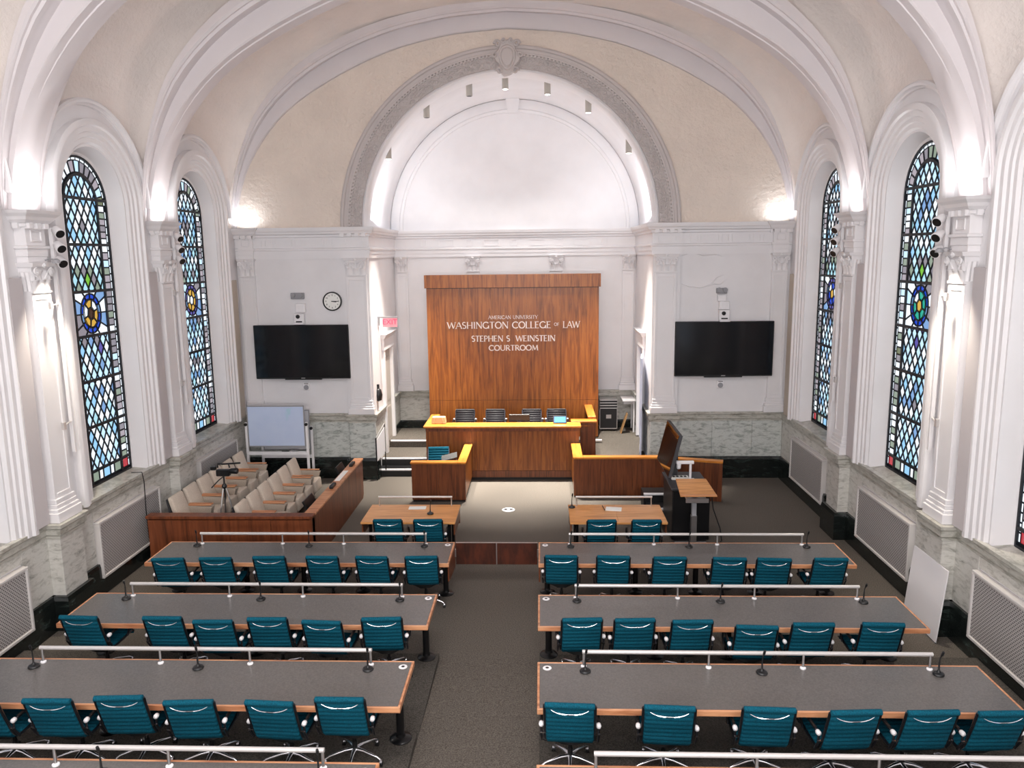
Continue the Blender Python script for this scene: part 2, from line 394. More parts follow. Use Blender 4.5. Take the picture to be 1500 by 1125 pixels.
def window_cells(style):
    """list of (polygon, glass colour) in (y,z) about the window axis"""
    rnd = random.Random(style * 11 + 3); out = []
    pick = lambda: rnd.choices(['pale_blue', 'white', 'sky_blue', 'aqua', 'steel_blue'], [6, 4.5, 1.6, 1.4, .4])[0]
    bpick = lambda: rnd.choices(['lilac_grey', 'moss', 'white', 'pale_blue', 'mauve_grey', 'grey_green'], [4, .8, 3, 1.4, 3, 2])[0]
    arcin = [(GI * cos(pi * k / 16), ZL + GI * sin(pi * k / 16)) for k in range(17)]
    secs = [[(-GI, a), (GI, a), (GI, b), (-GI, b)] for a, b in zip(BARS[1:-1], BARS[2:])]
    secs[-1] = [(-GI, BARS[-2]), (GI, BARS[-2]), (GI, BARS[-1]), (-GI, BARS[-1])]
    zt = BARS[-1]; gx = math.sqrt(GI * GI - (zt - ZL) ** 2)
    secs.append([(-gx, zt), (gx, zt)] + [p for p in arcin if p[1] > zt + .01])
    DW, DH = .168, .272
    for si, sec in enumerate(secs):
        med = (si == 3)
        if med:
            z0, z1 = sec[0][1], sec[2][1]; zc = (z0 + z1) / 2; ea, eb = .27, .31
            rect = lambda a: (lambda t: (cos(a) * t, zc + sin(a) * t))(min(GI / max(abs(cos(a)), 1e-6), (z1 - z0) / 2 / max(abs(sin(a)), 1e-6)))
            N = 12
            cols = [['deep_blue', 'amber', 'brown'], ['violet', 'amber', 'white'], ['deep_blue', 'emerald', 'amber'], ['violet', 'deep_blue', 'amber'], ['deep_blue', 'steel_blue', 'white'], ['deep_blue', 'amber', 'emerald']][style % 6]
            corners = [math.atan2((z1 - z0) / 2, GI)]; corners = [corners[0], pi - corners[0], pi + corners[0], 2 * pi - corners[0]]
            for k in range(N):
                a, b = 2 * pi * k / N, 2 * pi * (k + 1) / N
                E = lambda t, f: (ea * f * cos(t), zc + eb * f * sin(t))
                m_ = (a + b) / 2
                mid = [c for c in corners if a < c < b]
                o = [rect(a)] + [rect(c) for c in mid] + [rect(b)]
                out.append(([E(a, 1), ] + o + [E(b, 1), E(m_, 1)], rnd.choice(['lilac_grey', 'pale_blue', 'white', 'steel_blue'])))
                out.append(([E(a, .74), E(a, 1), E(m_, 1), E(b, 1), E(b, .74), E(m_, .74)], cols[0] if k % 6 else 'steel_blue'))
            for k in range(6):
                a, b = 2 * pi * k / 6 + .3, 2 * pi * (k + 1) / 6 + .3; m_ = (a + b) / 2
                out.append(([E(a, .34), E(a, .72), E(m_, .72), E(b, .72), E(b, .34)], cols[1] if k % 2 else rnd.choice([cols[1], 'white'])))
            out.append(([E(2 * pi * k / 6 + .3, .33) for k in range(6)], cols[2]))
            continue
        y0 = -2.5 * DW
        zb = int(sec[0][1] / (DH / 2)) * (DH / 2)
        r_ = 0
        z = BARS[1] - DH
        while z < ZL + GI + DH:
            for c in range(-4, 5):
                cy = c * DW + (DW / 2 if r_ % 2 else 0)
                p = clip([(cy, z - DH / 2), (cy + DW / 2, z), (cy, z + DH / 2), (cy - DW / 2, z)], sec)
                p = clean(p)
                if len(p) >= 3 and abs(parea(p)) > .0009:
                    col = pick()
                    ctr = (sum(q[0] for q in p) / len(p), sum(q[1] for q in p) / len(p))
                    if si == 2 and ctr[1] > 3.62 and abs(ctr[0]) < .3: col = rnd.choice(['violet', 'steel_blue', 'aqua', 'lilac_grey', 'pale_blue'])
                    if si == 4 and ctr[1] < 4.95:
                        col = rnd.choice(['lilac_grey', 'aqua', 'grey_green', 'pale_blue'])
                        if abs(ctr[0]) < .06 and ctr[1] < 4.82: col = 'green' if style % 2 == 0 else 'aqua'
                        elif abs(ctr[0]) < .15 and ctr[1] < 4.9: col = 'aqua'
                    if si in (1, 5) and abs(ctr[0]) < .12 and abs(ctr[1] - (sec[0][1] + .36)) < .2: col = rnd.choice(['steel_blue', 'lilac_grey', 'white'])
                    out.append((p, col))
            z += DH / 2; r_ += 1
    # border: straights, arch and bottom band
    for sd in (-1, 1):
        for a, b in zip(BARS[1:-1], BARS[2:]):
            b = min(b, ZL); n = 6
            for k in range(n):
                u0, u1 = a + (b - a) * k / n, a + (b - a) * (k + 1) / n
                q = [(GI + .03, u0), (GH - .05, u0), (GH - .05, u1), (GI + .03, u1)]
                out.append(([(sd * x, z) for x, z in (q if sd > 0 else q[::-1])], 'white' if k in (0, 5) and rnd.random() < .7 else bpick()))
    n = 13
    for k in range(n):
        a, b = pi * k / n, pi * (k + 1) / n; m_ = (a + b) / 2
        A = lambda r, t: (r * cos(t), ZL + r * sin(t))
        out.append(([A(GI + .04, a), A(GH - .05, a), A(GH - .05, m_), A(GH - .05, b), A(GI + .04, b), A(GI + .04, m_)], bpick()))
    xs = [-GH + .05, -GI, -.22, .0 - .10, .10, .22, GI, GH - .05]
    bc = ['red', 'grey_green', 'white', 'sky_blue', 'white', 'grey_green', 'red']
    for k in range(7):
        out.append(([(xs[k], BARS[0] + .05), (xs[k + 1], BARS[0] + .05), (xs[k + 1], BARS[1] - .01), (xs[k], BARS[1] - .01)], bc[k]))
    return out
PANEMESH = {}
def make_window(s, yc, style, idx):
    XG = s * 6.40
    root = bpy.data.objects.new('window_%d' % idx, None); C.objects.link(root); root.location = (XG, yc, SILL); root['kind'] = 'structure'
    L = lambda y, z, d: (-s * d, y, z - SILL)        # d = towards the room
    cells = window_cells(style); came = M()
    for p, col in cells:
        if parea(p) < 0: p = p[::-1]
        q = inset(p, .0115 if parea(p) > .006 else .008)
        if q is None: continue
        n = len(p)
        if len(q) == n:
            P = [L(*t, .010) for t in p] + [L(*t, .016) for t in q] + [L(*t, -.006) for t in q]
            came.add(P, [(i, (i + 1) % n, n + (i + 1) % n, n + i) for i in range(n)] + [(n + i, n + (i + 1) % n, 2 * n + (i + 1) % n, 2 * n + i) for i in range(n)])
        c0 = (sum(t[0] for t in q) / n, sum(t[1] for t in q) / n)
        key = (col, n, tuple((round(t[0] - c0[0], 3), round(t[1] - c0[1], 3)) for t in q), s)
        me = PANEMESH.get(key)
        if me is None:
            me = M().frus([(s * .003, t[0] - c0[0], t[1] - c0[1]) for t in q], [(-s * .003, t[0] - c0[0], t[1] - c0[1]) for t in q]).mesh('pane', GL[col]); PANEMESH[key] = me
        o = bpy.data.objects.new('pane', me); C.objects.link(o); o.parent = root; o.location = L(*c0, 0)
    obj('lead_cames', came, LEAD, root, kind='stuff', fix=False)
    # thin clear dashes along the outer edge, joined
    dash = M()
    def dq(pts): dash.quad(*[L(y, z, .002) for y, z in pts])
    zz = BARS[0] + .06
    while zz < ZL - .1:
        for sd in (-1, 1): dq([(sd * (GH - .042), zz), (sd * (GH - .012), zz), (sd * (GH - .012), zz + .10), (sd * (GH - .042), zz + .10)])
        zz += .125
    for k in range(18):
        a, b = pi * k / 18 + .02, pi * (k + 1) / 18 - .02
        dq([((GH - .042) * cos(a), ZL + (GH - .042) * sin(a)), ((GH - .012) * cos(a), ZL + (GH - .012) * sin(a)), ((GH - .012) * cos(b), ZL + (GH - .012) * sin(b)), ((GH - .042) * cos(b), ZL + (GH - .042) * sin(b))])
    obj('border_glass', dash, GL['white'], root, kind='stuff', fix=False)
    back = M(); back.add([L(y, z, -.007) for y, z in arch_path(0, GH, ZL, BARS[0])], [tuple(range(len(arch_path(0, GH, ZL, BARS[0]))))])
    obj('lead_sheet', back, LEAD, root)
    for z in BARS:
        hw = GH if z < ZL else math.sqrt(GH * GH - (z - ZL) ** 2)
        obj('saddle_bar', M().box(-.02, .02, -hw, hw, z - SILL - .022, z - SILL + .022) if True else None, LEAD, root).location.x = -s * .012
    for sd in (-1, 1): obj('mullion', M().box(-.02, .02, sd * GI - .02 + sd * .005, sd * GI + .02 + sd * .005, BARS[0] - SILL, ZL - SILL), LEAD, root).location.x = -s * .010
    hoop = M().grid([[L(r * cos(t), ZL + r * sin(t), d) for r, d in ((GI - .012, 0), (GI - .012, .03), (GI + .03, .03), (GI + .03, 0))] for t in [pi * k / 20 for k in range(21)]])
    obj('inner_hoop', hoop, LEAD, root)
    pr = [(GH - .012, -.01), (GH - .012, .03), (GH + .02, .03), (GH + .02, -.01)]
    fr = M().grid([[L(*arch_path(0, r, ZL, BARS[0] - .02)[i], d) for r, d in pr] for i in range(27)])
    fr.add(*(lambda b: (b.v, b.f))(M().box(-s * .03 if s > 0 else -.01, .01 if s > 0 else .03, -GH, GH, .03, .09)))
    obj('outer_frame', fr, LEAD, root)
    # plaster casing: steps from the wall plane in to the glass
    dX = lambda x: s * (XG - s * x)                 # depth towards the room for an absolute |x|
    prof = [(1.24, 6.15), (1.24, 6.03), (1.21, 6.015), (1.15, 6.015), (1.13, 6.05), (1.06, 6.05), (1.045, 6.085), (.98, 6.085), (.965, 6.11), (.90, 6.11), (.87, 6.15), (.84, 6.15), (.77, 6.37), (.70, 6.40), (.70, 6.42)]
    cs = M().grid([[L(*arch_path(0, r, ZL, SILL - .0)[i], 6.40 - x) for r, x in prof] for i in range(27)])
    obj('casing', cs, TRIMW, root, smooth=30, label='white moulded arched casing')
    hood = M().grid([[L(r * cos(t), ZL + r * sin(t), 6.40 - x) for r, x in ((1.53, 6.15), (1.53, 6.05), (1.50, 6.03), (1.465, 6.04), (1.455, 6.09), (1.43, 6.10), (1.425, 6.15))] for t in [pi * k / 32 for k in range(33)]])
    obj('hood_moulding', hood, TRIMW, root, smooth=40)
    sill = M().frus([L(-.86, SILL - .04, .30), L(.86, SILL - .04, .30), L(.86, SILL - .0, .30), L(-.86, SILL, .30)], [L(-.76, SILL - .04, -.02), L(.76, SILL - .04, -.02), L(.76, SILL + .07, -.02), L(-.76, SILL + .07, -.02)])
    obj('sill', sill, MARBLET, root, label='sloping grey marble sill')
    return root
wi = 1
for s in (-1, 1):
    for bi, st in ((2, 4), (3, 0), (4, 1)):
        make_window(s, YC[bi], st + (2 if s > 0 else 0), wi); wi += 1
# the two bays behind the viewpoint keep plain reveals
for s in (-1, 1):
    obj('blind_bay', M().quad((s * 6.42, YC[1] - 1.3, SILL), (s * 6.42, YC[1] + 1.3, SILL), (s * 6.42, YC[1] + 1.3, 7.3), (s * 6.42, YC[1] - 1.3, 7.3)), PAINT, WALLS[s])

# ------------------------------------------------------------------ floors
fl = M().box(-6.3, 6.3, YR, 17.5, -.1, 0)
floor = struct('floor', fl, CARPET)
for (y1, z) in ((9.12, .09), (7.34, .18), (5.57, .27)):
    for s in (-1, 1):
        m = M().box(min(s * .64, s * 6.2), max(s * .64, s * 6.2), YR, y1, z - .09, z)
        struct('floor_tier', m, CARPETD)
m = M()
pr = [(9.3, 0), (9.12, .0), (7.34, .085), (5.57, .175), (YR, .26)]
m.grid([[(-.66, y, z + .002) for y, z in pr], [(.66, y, z + .002) for y, z in pr]])
struct('floor_aisle', m, CARPET, fix=False)
# apse floor, steps
ap = M().box(-XA - .1, XA + .1, 17.80, YB + .1, -.05, AF).box(-XA - .1, 1.94, 18.86, YB + .1, AF, .52)
ap.frus([(1.945, 17.95, AF), (XA + .1, 17.95, AF), (XA + .1, 17.95, AF + .001), (1.945, 17.95, AF + .001)], [(1.945, 19.5, AF), (XA + .1, 19.5, AF), (XA + .1, 19.5, .52), (1.945, 19.5, .52)])
ap.box(1.945, XA + .1, 19.5, YB + .1, AF, .52)
struct('floor_apse', ap, CARPET)
struct('floor_step', M().box(-XA, -1.9, 17.42, 17.85, 0, .17), BLACK)
obj('riser', M().box(-XA, -1.95, 17.79, 17.80, .17, AF - .03), BLACK, bpy.data.objects['floor_step'])
for (y, z, x1) in ((17.41, .17, -1.95), (17.79, AF, -1.95), (18.84, .52, -2.02)):
    obj('step_nosing', M().box(-XA + .02, x1, y - .015, y + .05, z - .028, z + .006), WHITEB, bpy.data.objects['floor_step'], bevel=.004, label='white step nosing')
obj('step_nosing', M().box(1.95, 2.18, 18.825, 18.89, .49, .526), WHITEB, bpy.data.objects['floor_step'], bevel=.004, label='white step nosing')

# ------------------------------------------------------------------ sweeping mouldings along a plan path
def plan_sweep(path, prof):
    """path: plan points, room on the right of travel; prof: (out, z)"""
    n = len(path); rows = []
    for i, p in enumerate(path):
        P = Vector(p); d1 = (P - Vector(path[i - 1])).normalized() if i else None; d2 = (Vector(path[i + 1]) - P).normalized() if i < n - 1 else None
        n1 = Vector((d1.y, -d1.x)) if d1 else None; n2 = Vector((d2.y, -d2.x)) if d2 else None
        if n1 is None: mv = n2
        elif n2 is None: mv = n1
        else: mv = (n1 + n2) / (1 + n1.dot(n2))
        rows.append([(P.x + mv.x * o, P.y + mv.y * o, z) for o, z in prof])
    return M().grid(rows)
ENT = [(0, 5.06), (.03, 5.06), (.03, 5.15), (.045, 5.15), (.045, 5.24), (.07, 5.25), (.07, 5.28), (.03, 5.30), (.03, 5.52), (.06, 5.54), (.06, 5.58), (.12, 5.60), (.13, 5.64), (.15, 5.66), (.17, 5.72), (.17, 5.74), (0, 5.74)]
WRAIL = [(0, 1.32), (.025, 1.33), (.025, 1.37), (.05, 1.39), (.05, 1.47), (.075, 1.49), (.075, 1.535), (0, 1.54)]
BBASE = [(0, 0), (.07, 0), (.07, .44), (.055, .50), (0, .50)]
ENDPATH = [(-6.3, YF), (-3.74, YF), (-3.74, YF - .10), (-XA, YF - .10), (-XA, YB), (XA, YB), (XA, YF - .10), (3.74, YF - .10), (3.74, YF), (6.3, YF)]
# end wall (with the arched opening), apse shell
m = M(); n = 36; R1 = 3.15
NB = len(both(VLT)); 
def vtop(x):
    V = both(VLT)
    for a, b in zip(V, V[1:]):
        if a[0] <= x <= b[0]: return ZC + a[1] + (b[1] - a[1]) * (x - a[0]) / max(1e-9, b[0] - a[0])
    return ZC
xs = sorted(set([-6.14, -5.9, -5.5, -5, -4.5, -4, -3.5, 3.5, 4, 4.5, 5, 5.5, 5.9, 6.14] + [R1 * cos(pi * k / n) for k in range(n + 1)]))
for a, b in zip(xs, xs[1:]):
    mid = (a + b) / 2
    lo = lambda x: ZC + math.sqrt(max(0, R1 * R1 - x * x)) if abs(mid) < R1 else ZC
    m.quad((a, YF, lo(a)), (b, YF, lo(b)), (b, YF, vtop(b)), (a, YF, vtop(a)))
struct('wall_end_gable', m, TAN, fix=False)
WE = struct('wall_end', M().box(-6.3, -XA - .03, YF, YF + .3, -.05, ZC).box(XA + .03, 6.3, YF, YF + .3, -.05, ZC), PAINT)
ab = M()
ab.quad((-XA, YB, 0), (XA, YB, 0), (XA, YB, ZC), (-XA, YB, ZC))
ab.add([(XA * 1.03 * cos(pi * k / 36), YB, ZC + XA * 1.03 * sin(pi * k / 36)) for k in range(37)], [tuple(range(37))])
WA = struct('wall_apse_back', ab, PAINT, fix=False)
for s, nm in ((-1, 'wall_apse_left'), (1, 'wall_apse_right')):
    # side wall with a doorway Y 18.35..19.35, up to 2.9
    X = s * XA; q = M()
    for (a, b, z0, z1) in ((YF, 18.42, 0, ZC), (19.30, YB, 0, ZC), (18.42, 19.30, 2.86, ZC)): q.quad((X, a, z0), (X, b, z0), (X, b, z1), (X, a, z1))
    struct(nm, q, PAINT, fix=False)
rows = [[(XA * 1.02 * cos(pi * k / 40), y, ZC + XA * 1.02 * sin(pi * k / 40)) for k in range(41)] for y in (YF, 18.3, 19.3, YB)]
struct('ceiling_apse', M().grid(rows), PAINT, smooth=60, fix=False)
# back arch band of the apse
rows = [[(r * cos(t), YB - d, ZC + r * sin(t)) for r, d in ((3.19, 0), (3.19, .05), (3.15, .07), (2.97, .05), (2.94, .07), (2.88, .06), (2.88, 0))] for t in [pi * k / 40 for k in range(41)]]
BA = struct('trim_6', M().grid(rows), PAINT, smooth=40)
obj('keystone', M().frus([(-.13, YB - .12, ZC + 2.86), (.13, YB - .12, ZC + 2.86), (.17, YB - .12, ZC + 3.2), (-.17, YB - .12, ZC + 3.2)], [(-.13, YB, ZC + 2.86), (.13, YB, ZC + 2.86), (.17, YB, ZC + 3.2), (-.17, YB, ZC + 3.2)]), PAINT, BA)
# archivolt round the opening
def ring(prof, y0=YF, n=64):
    return M().grid([[(r * cos(t), y0 - d, ZC + r * sin(t)) for r, d in prof] for t in [pi * k / n for k in range(n + 1)]])
AV = struct('trim_7', ring([(3.73, 0), (3.73, .10), (3.70, .12), (3.66, .12), (3.64, .09), (3.58, .09), (3.57, .11), (3.54, .11), (3.53, .07), (3.50, .06)]), ARCHG, smooth=30)
obj('relief_band', ring([(3.50, .06), (3.26, .06)]), RELIEF, AV, smooth=60)
obj('inner_bead', ring([(3.26, .05), (3.24, .09), (3.20, .10), (3.16, .07), (3.14, .0), (3.14, -.3)]), TRIMW, AV, smooth=50)
bd = M()
for k in range(140):
    t = pi * (k + .5) / 140; r = 3.52
    bd.obox((r * cos(t), YF - .085, ZC + r * sin(t)), (cos(t), 0, sin(t)), (0, 1, 0), (-sin(t), 0, cos(t)), .022, .02, .022)
obj('bead_course', bd, ARCHG, AV, kind='stuff', fix=False)
for k in range(11):       # carved relief panels between plain blocks
    t0, t1 = pi * (k + .12) / 11, pi * (k + .88) / 11; g = M()
    if k == 5: continue
    for j in range(9):
        u = t0 + (t1 - t0) * (j + .5) / 9; rr = 3.38 + .055 * sin(j * 2.2)
        g.tube([(rr * cos(u + .018 * cos(a)) + .03 * sin(a) * cos(u), YF - .065, ZC + rr * sin(u + .018 * cos(a)) + .03 * sin(a) * sin(u)) for a in [2 * pi * i / 8 for i in range(7)]], .011, 4)
    obj('scroll_relief', g, ARCHG, AV, fix=False)
# cartouche at the crown
cz = ZC + 3.46
def lobed(f, y):
    out = []
    for k in range(48):
        a = 2 * pi * k / 48; rr = 1 + .10 * cos(4 * a + .4) + .08 * cos(6 * a)
        out.append((.25 * f * rr * cos(a) * (1 + .12 * sin(a)), y, cz + .36 * f * rr * sin(a)))
    return out
cart = obj('cartouche', M().frus(lobed(1, YF - .10), lobed(.9, YF - .17)), ARCHG, AV, smooth=40)
sh_ = lambda f, y: [(.165 * f * cos(a) * (1 + .18 * sin(a)), y, cz - .01 + .24 * f * sin(a)) for a in [2 * pi * k / 24 for k in range(24)]]
sd_ = M(); sd_.frus(sh_(1.12, YF - .16), sh_(1.0, YF - .20)); sd_.frus(sh_(.86, YF - .20), sh_(.70, YF - .235))
obj('shield', sd_, ARCHG, cart, smooth=35)
sc = M()
for sx in (-1, 1):
    for (cx, czz, r0, tw, w0) in ((.20, .27, .075, 1, .03), (.27, .06, .06, -1, .026), (.17, -.27, .075, 1, .028), (.08, .34, .05, -1, .024)):
        pts = []
        for i in range(13):
            a = i / 12 * 2.2 * pi; rr = r0 * (1 - i / 16)
            pts.append((sx * (cx + rr * cos(a * tw)), YF - .175, cz + czz + rr * sin(a * tw)))
        sc.tube(pts, w0, 6)
obj('scrolls', sc, ARCHG, cart, smooth=50, fix=False)
# entablature, wainscot and base round the end wall and apse
EN = struct('trim_8', plan_sweep(ENDPATH, ENT), TRIMW, smooth=25)
def pbox(p, q, along, z0, z1, d): pass
fm = M()
def frame_mesh(w_, h_):
    m = M(); t = .018
    for a in ((-w_ / 2, w_ / 2, -h_ / 2, -h_ / 2 + t), (-w_ / 2, w_ / 2, h_ / 2 - t, h_ / 2), (-w_ / 2, -w_ / 2 + t, -h_ / 2 + t, h_ / 2 - t), (w_ / 2 - t, w_ / 2, -h_ / 2 + t, h_ / 2 - t)):
        m.box(a[0], a[1], -.022, 0, a[2], a[3])
    return m.mesh('frieze_panel', TRIMW)
FW, FN = frame_mesh(.40, .16), frame_mesh(.16, .16)
def frieze(me, x, y, rz):
    o = obj('frieze_panel', me, TRIMW, EN); o.location = (x, y, 5.41); o.rotation_euler = (0, 0, rz); return o
for s in (-1, 1):
    x = 3.95
    for k in range(7):
        frieze(FW if k % 2 else FN, s * (x + (.2 if k % 2 else .08)), YF - .03, 0); x += .46 if k % 2 else .22
    for k in range(5): frieze(FN, s * (XA - .03), 17.6 + k * .5, s * pi / 2 if s > 0 else -pi / 2)
    frieze(FW, s * 3.44, YF - .13, 0)
for k in range(9): frieze(FW if k % 2 else FN, -2.35 + k * .585, YB - .03, 0)
# plain dentils under the corners of the cornice
DENT = M().box(-.045, .045, -.06, .0, -.07, 0).mesh('dentil', TRIMW)
def dentil(x, y, z, parent, rz=0):
    o = obj('dentil', DENT, TRIMW, parent); o.location = (x, y, z); o.rotation_euler = (0, 0, rz)
for s in (-1, 1):
    for k in range(4): dentil(s * (3.20 + k * .16), YF - .16, 5.60, EN)
    for k in range(3): dentil(s * (XA - .06), YF - .02 + k * .14, 5.60, EN, s * pi / 2)

TR = struct('trim_9', plan_sweep([(-6.3, YF), (-3.74, YF), (-3.74, YF - .10), (-XA, YF - .10), (-XA, 18.3)], WRAIL), MARBLET, smooth=25)
obj('rail_length', plan_sweep([(-XA, 19.42), (-XA, YB), (XA, YB), (XA, 19.42)], WRAIL), MARBLET, TR, smooth=25)
obj('rail_length', plan_sweep([(XA, 18.3), (XA, YF - .10), (3.74, YF - .10), (3.74, YF), (6.3, YF)], WRAIL), MARBLET, TR, smooth=25)
BE = struct('baseboard_end', plan_sweep([(-6.3, YF), (-3.74, YF), (-3.74, YF - .10), (-XA, YF - .10), (-XA, YF + .05)], BBASE), BLACKM)
obj('base_length', plan_sweep([(XA, YF + .05), (XA, YF - .10), (3.74, YF - .10), (3.74, YF), (6.3, YF)], BBASE), BLACKM, BE)
ABB = [(0, .3), (.05, .3), (.05, .70), (.04, .73), (0, .73)]
obj('base_length', plan_sweep([(-XA, 19.42), (-XA, YB), (XA, YB), (XA, 19.42)], ABB), BLACKM, BE)
# marble slabs (each its own piece, 4 mm joints)
def slab(x0, x1, y0, y1, z0, z1, parent, m_=MARBLE):
    return obj('marble_slab', M().box(min(x0, x1), max(x0, x1), min(y0, y1), max(y0, y1), z0, z1), m_, parent, bevel=.004)
for s in (-1, 1):
    e = [3.75, 4.55, 5.45, 6.12]
    for a, b in zip(e, e[1:]): slab(s * a, s * (b - .004), YF - .02, YF, .5, 1.33, WE, MARBLEG)
    slab(s * (XA + .005), s * 3.735, YF - .12, YF - .01, .5, 1.33, WE, MARBLEG)
    slab(s * (XA - .02), s * XA, YF - .10, 18.29, .5, 1.33, WE)
    slab(s * (XA - .02), s * XA, 19.45, YB, .73, 1.33, WA)
for k in range(6): slab(-XA + .02 + k * 1.04, -XA + .016 + (k + 1) * 1.04, YB - .02, YB, .73, 1.33, WA)
# antae body
for s in (-1, 1):
    obj('anta_wall', M().box(min(s * XA, s * 3.74), max(s * XA, s * 3.74), YF - .10, YF, 0, 5.07), PAINT, WE)

# ------------------------------------------------------------------ pilasters
def leaf(m, u, z0, h, w_, n0, curl, nseg=6):
    rows = []
    for i in range(nseg + 1):
        t = i / nseg; wd = w_ * (1 - .25 * t) * (1 if t < .85 else .6); nn = n0 + curl * t ** 2.2; zz = z0 + h * min(1, t * 1.12) - (.25 * h * max(0, t - .8) * 4 * .6 if t > .8 else 0)
        rows.append([(u - wd / 2, nn - .012, zz), (u - wd / 4, nn + .006, zz), (u, nn + .014, zz), (u + wd / 4, nn + .006, zz), (u + wd / 2, nn - .012, zz)])
    m.grid(rows)
def capital(tf, w_, d, h, z0):
    """tf(u, n, z): u along the face (0 = middle), n out of the wall (0 = wall)"""
    m = M(tf); hw = w_ / 2
    m.frus([(-hw * .92, 0, z0), (hw * .92, 0, z0), (hw * .92, d, z0), (-hw * .92, d, z0)], [(-hw, 0, z0 + h * .86), (hw, 0, z0 + h * .86), (hw, d + .03, z0 + h * .86), (-hw, d + .03, z0 + h * .86)])
    m.box(-hw * 1.02, hw * 1.02, 0, d + .018, z0, z0 + .03)
    m.frus([(-hw * 1.1, 0, z0 + h * .86), (hw * 1.1, 0, z0 + h * .86), (hw * 1.1, d + .06, z0 + h * .86), (-hw * 1.1, d + .06, z0 + h * .86)],
           [(-hw * 1.18, 0, z0 + h), (hw * 1.18, 0, z0 + h), (hw * 1.18, d + .085, z0 + h), (-hw * 1.18, d + .085, z0 + h)])
    for k in (-1, 0, 1): leaf(m, k * hw * .66, z0 + .03, h * .40, w_ * .32, d + .012, .055)
    for k in (-1.35, -.45, .45, 1.35): leaf(m, k * hw * .6, z0 + .05 + h * .28, h * .38, w_ * .24, d + .02, .06)
    for sx in (-1, 1):
        pts = []
        for i in range(17):
            a = -pi / 2 + i / 16 * 3.2 * pi; r = h * .135 * (1 - i / 20)
            pts.append((sx * (hw * .84 - r * cos(a) * .9), d + .06 + .012 * (i / 16), z0 + h * .70 + r * sin(a)))
        m.tube(pts, h * .04, 6)
        m.tube([(sx * hw * .25, d + .035, z0 + h * .45), (sx * hw * .45, d + .05, z0 + h * .68), (sx * hw * .8, d + .065, z0 + h * .83)], h * .035, 6)
        if d > .1:     # side face
            for q in (.35, .75):
                rows = []
                for i in range(5):
                    t = i / 4; off = hw * (.95 + .16 * t * t); zz = z0 + .03 + h * .62 * t
                    rows.append([(sx * off, d * q - .03, zz), (sx * (off + .015), d * q, zz), (sx * off, d * q + .03, zz)])
                m.grid(rows)
    m.lathe([(.0, -.02), (.03, -.01), (.035, .01), (0, .03)], 8, (0, d + .075, z0 + h * .9), 'y')
    return m
NTR = [10]
def pilaster(tf, w_, d, cap_depth=None, entab=True, marble_foot=False, inner=0):
    """a trim_n: base, shaft with sunk panel, capital (+ entablature block and cap slab)"""
    hw = w_ / 2
    sh = M(tf); sh.box(-hw, hw, inner, d - .015, 1.84, 4.68)
    t = .055
    for a in ((-hw, -hw + t, 1.86, 4.66), (hw - t, hw, 1.86, 4.66), (-hw + t, hw - t, 4.58, 4.66), (-hw + t, hw - t, 1.86, 1.93)): sh.box(a[0], a[1], d - .015, d, a[2], a[3])
    o = struct('trim_%d' % NTR[0], sh, TRIMW, bevel=.004); NTR[0] += 1
    b = M(tf)
    for (e, z0, z1) in ((.07, 1.54, 1.68), (.05, 1.68, 1.73), (.03, 1.73, 1.79), (.02, 1.79, 1.86)): b.box(-hw - e, hw + e, inner, d + e, z0, z1)
    obj('pilaster_base', b, TRIMW, o, bevel=.008)
    obj('capital', capital(tf, w_, d, .40, 4.67), TRIMW, o, smooth=35, fix=False, label='carved leaf capital with corner volutes')
    if entab:
        e = M(tf)
        for (q, z0, z1) in ((0, 5.06, 5.15), (.012, 5.15, 5.25), (.035, 5.25, 5.29), (0, 5.29, 5.53), (.03, 5.53, 5.58)): e.box(-hw - q, hw + q, inner, d + q, z0, z1)
        for a in ((-hw * .55, hw * .55, 5.34, 5.36), (-hw * .55, hw * .55, 5.47, 5.49), (-hw * .55, -hw * .55 + .02, 5.36, 5.47), (hw * .55 - .02, hw * .55, 5.36, 5.47)): e.box(a[0], a[1], d, d + .018, a[2], a[3])
        obj('entablature_block', e, TRIMW, o, bevel=.004)
        c = M(tf)
        loops = []
        for (q, z) in ((.05, 5.58), (.09, 5.62), (.11, 5.66), (.15, 5.70), (.17, 5.74)): loops.append([(-hw - q, inner, z), (hw + q, inner, z), (hw + q, d + q, z), (-hw - q, d + q, z)])
        for A, B in zip(loops, loops[1:]): c.frus(A, B)
        obj('cornice_cap', c, TRIMW, o, smooth=30)
        for u in (-hw * .8, 0, hw * .8):
            obj('dentil', M(tf).box(u - .04, u + .04, d, d + .07, 5.51, 5.58), TRIMW, o)
        for n_ in (.03,):
            for sx in (-1, 1): obj('dentil', M(tf).box(min(sx * hw, sx * (hw + .07)), max(sx * hw, sx * (hw + .07)), inner + .04, inner + .11, 5.51, 5.58), TRIMW, o)
    return o
SHAFTX = .155
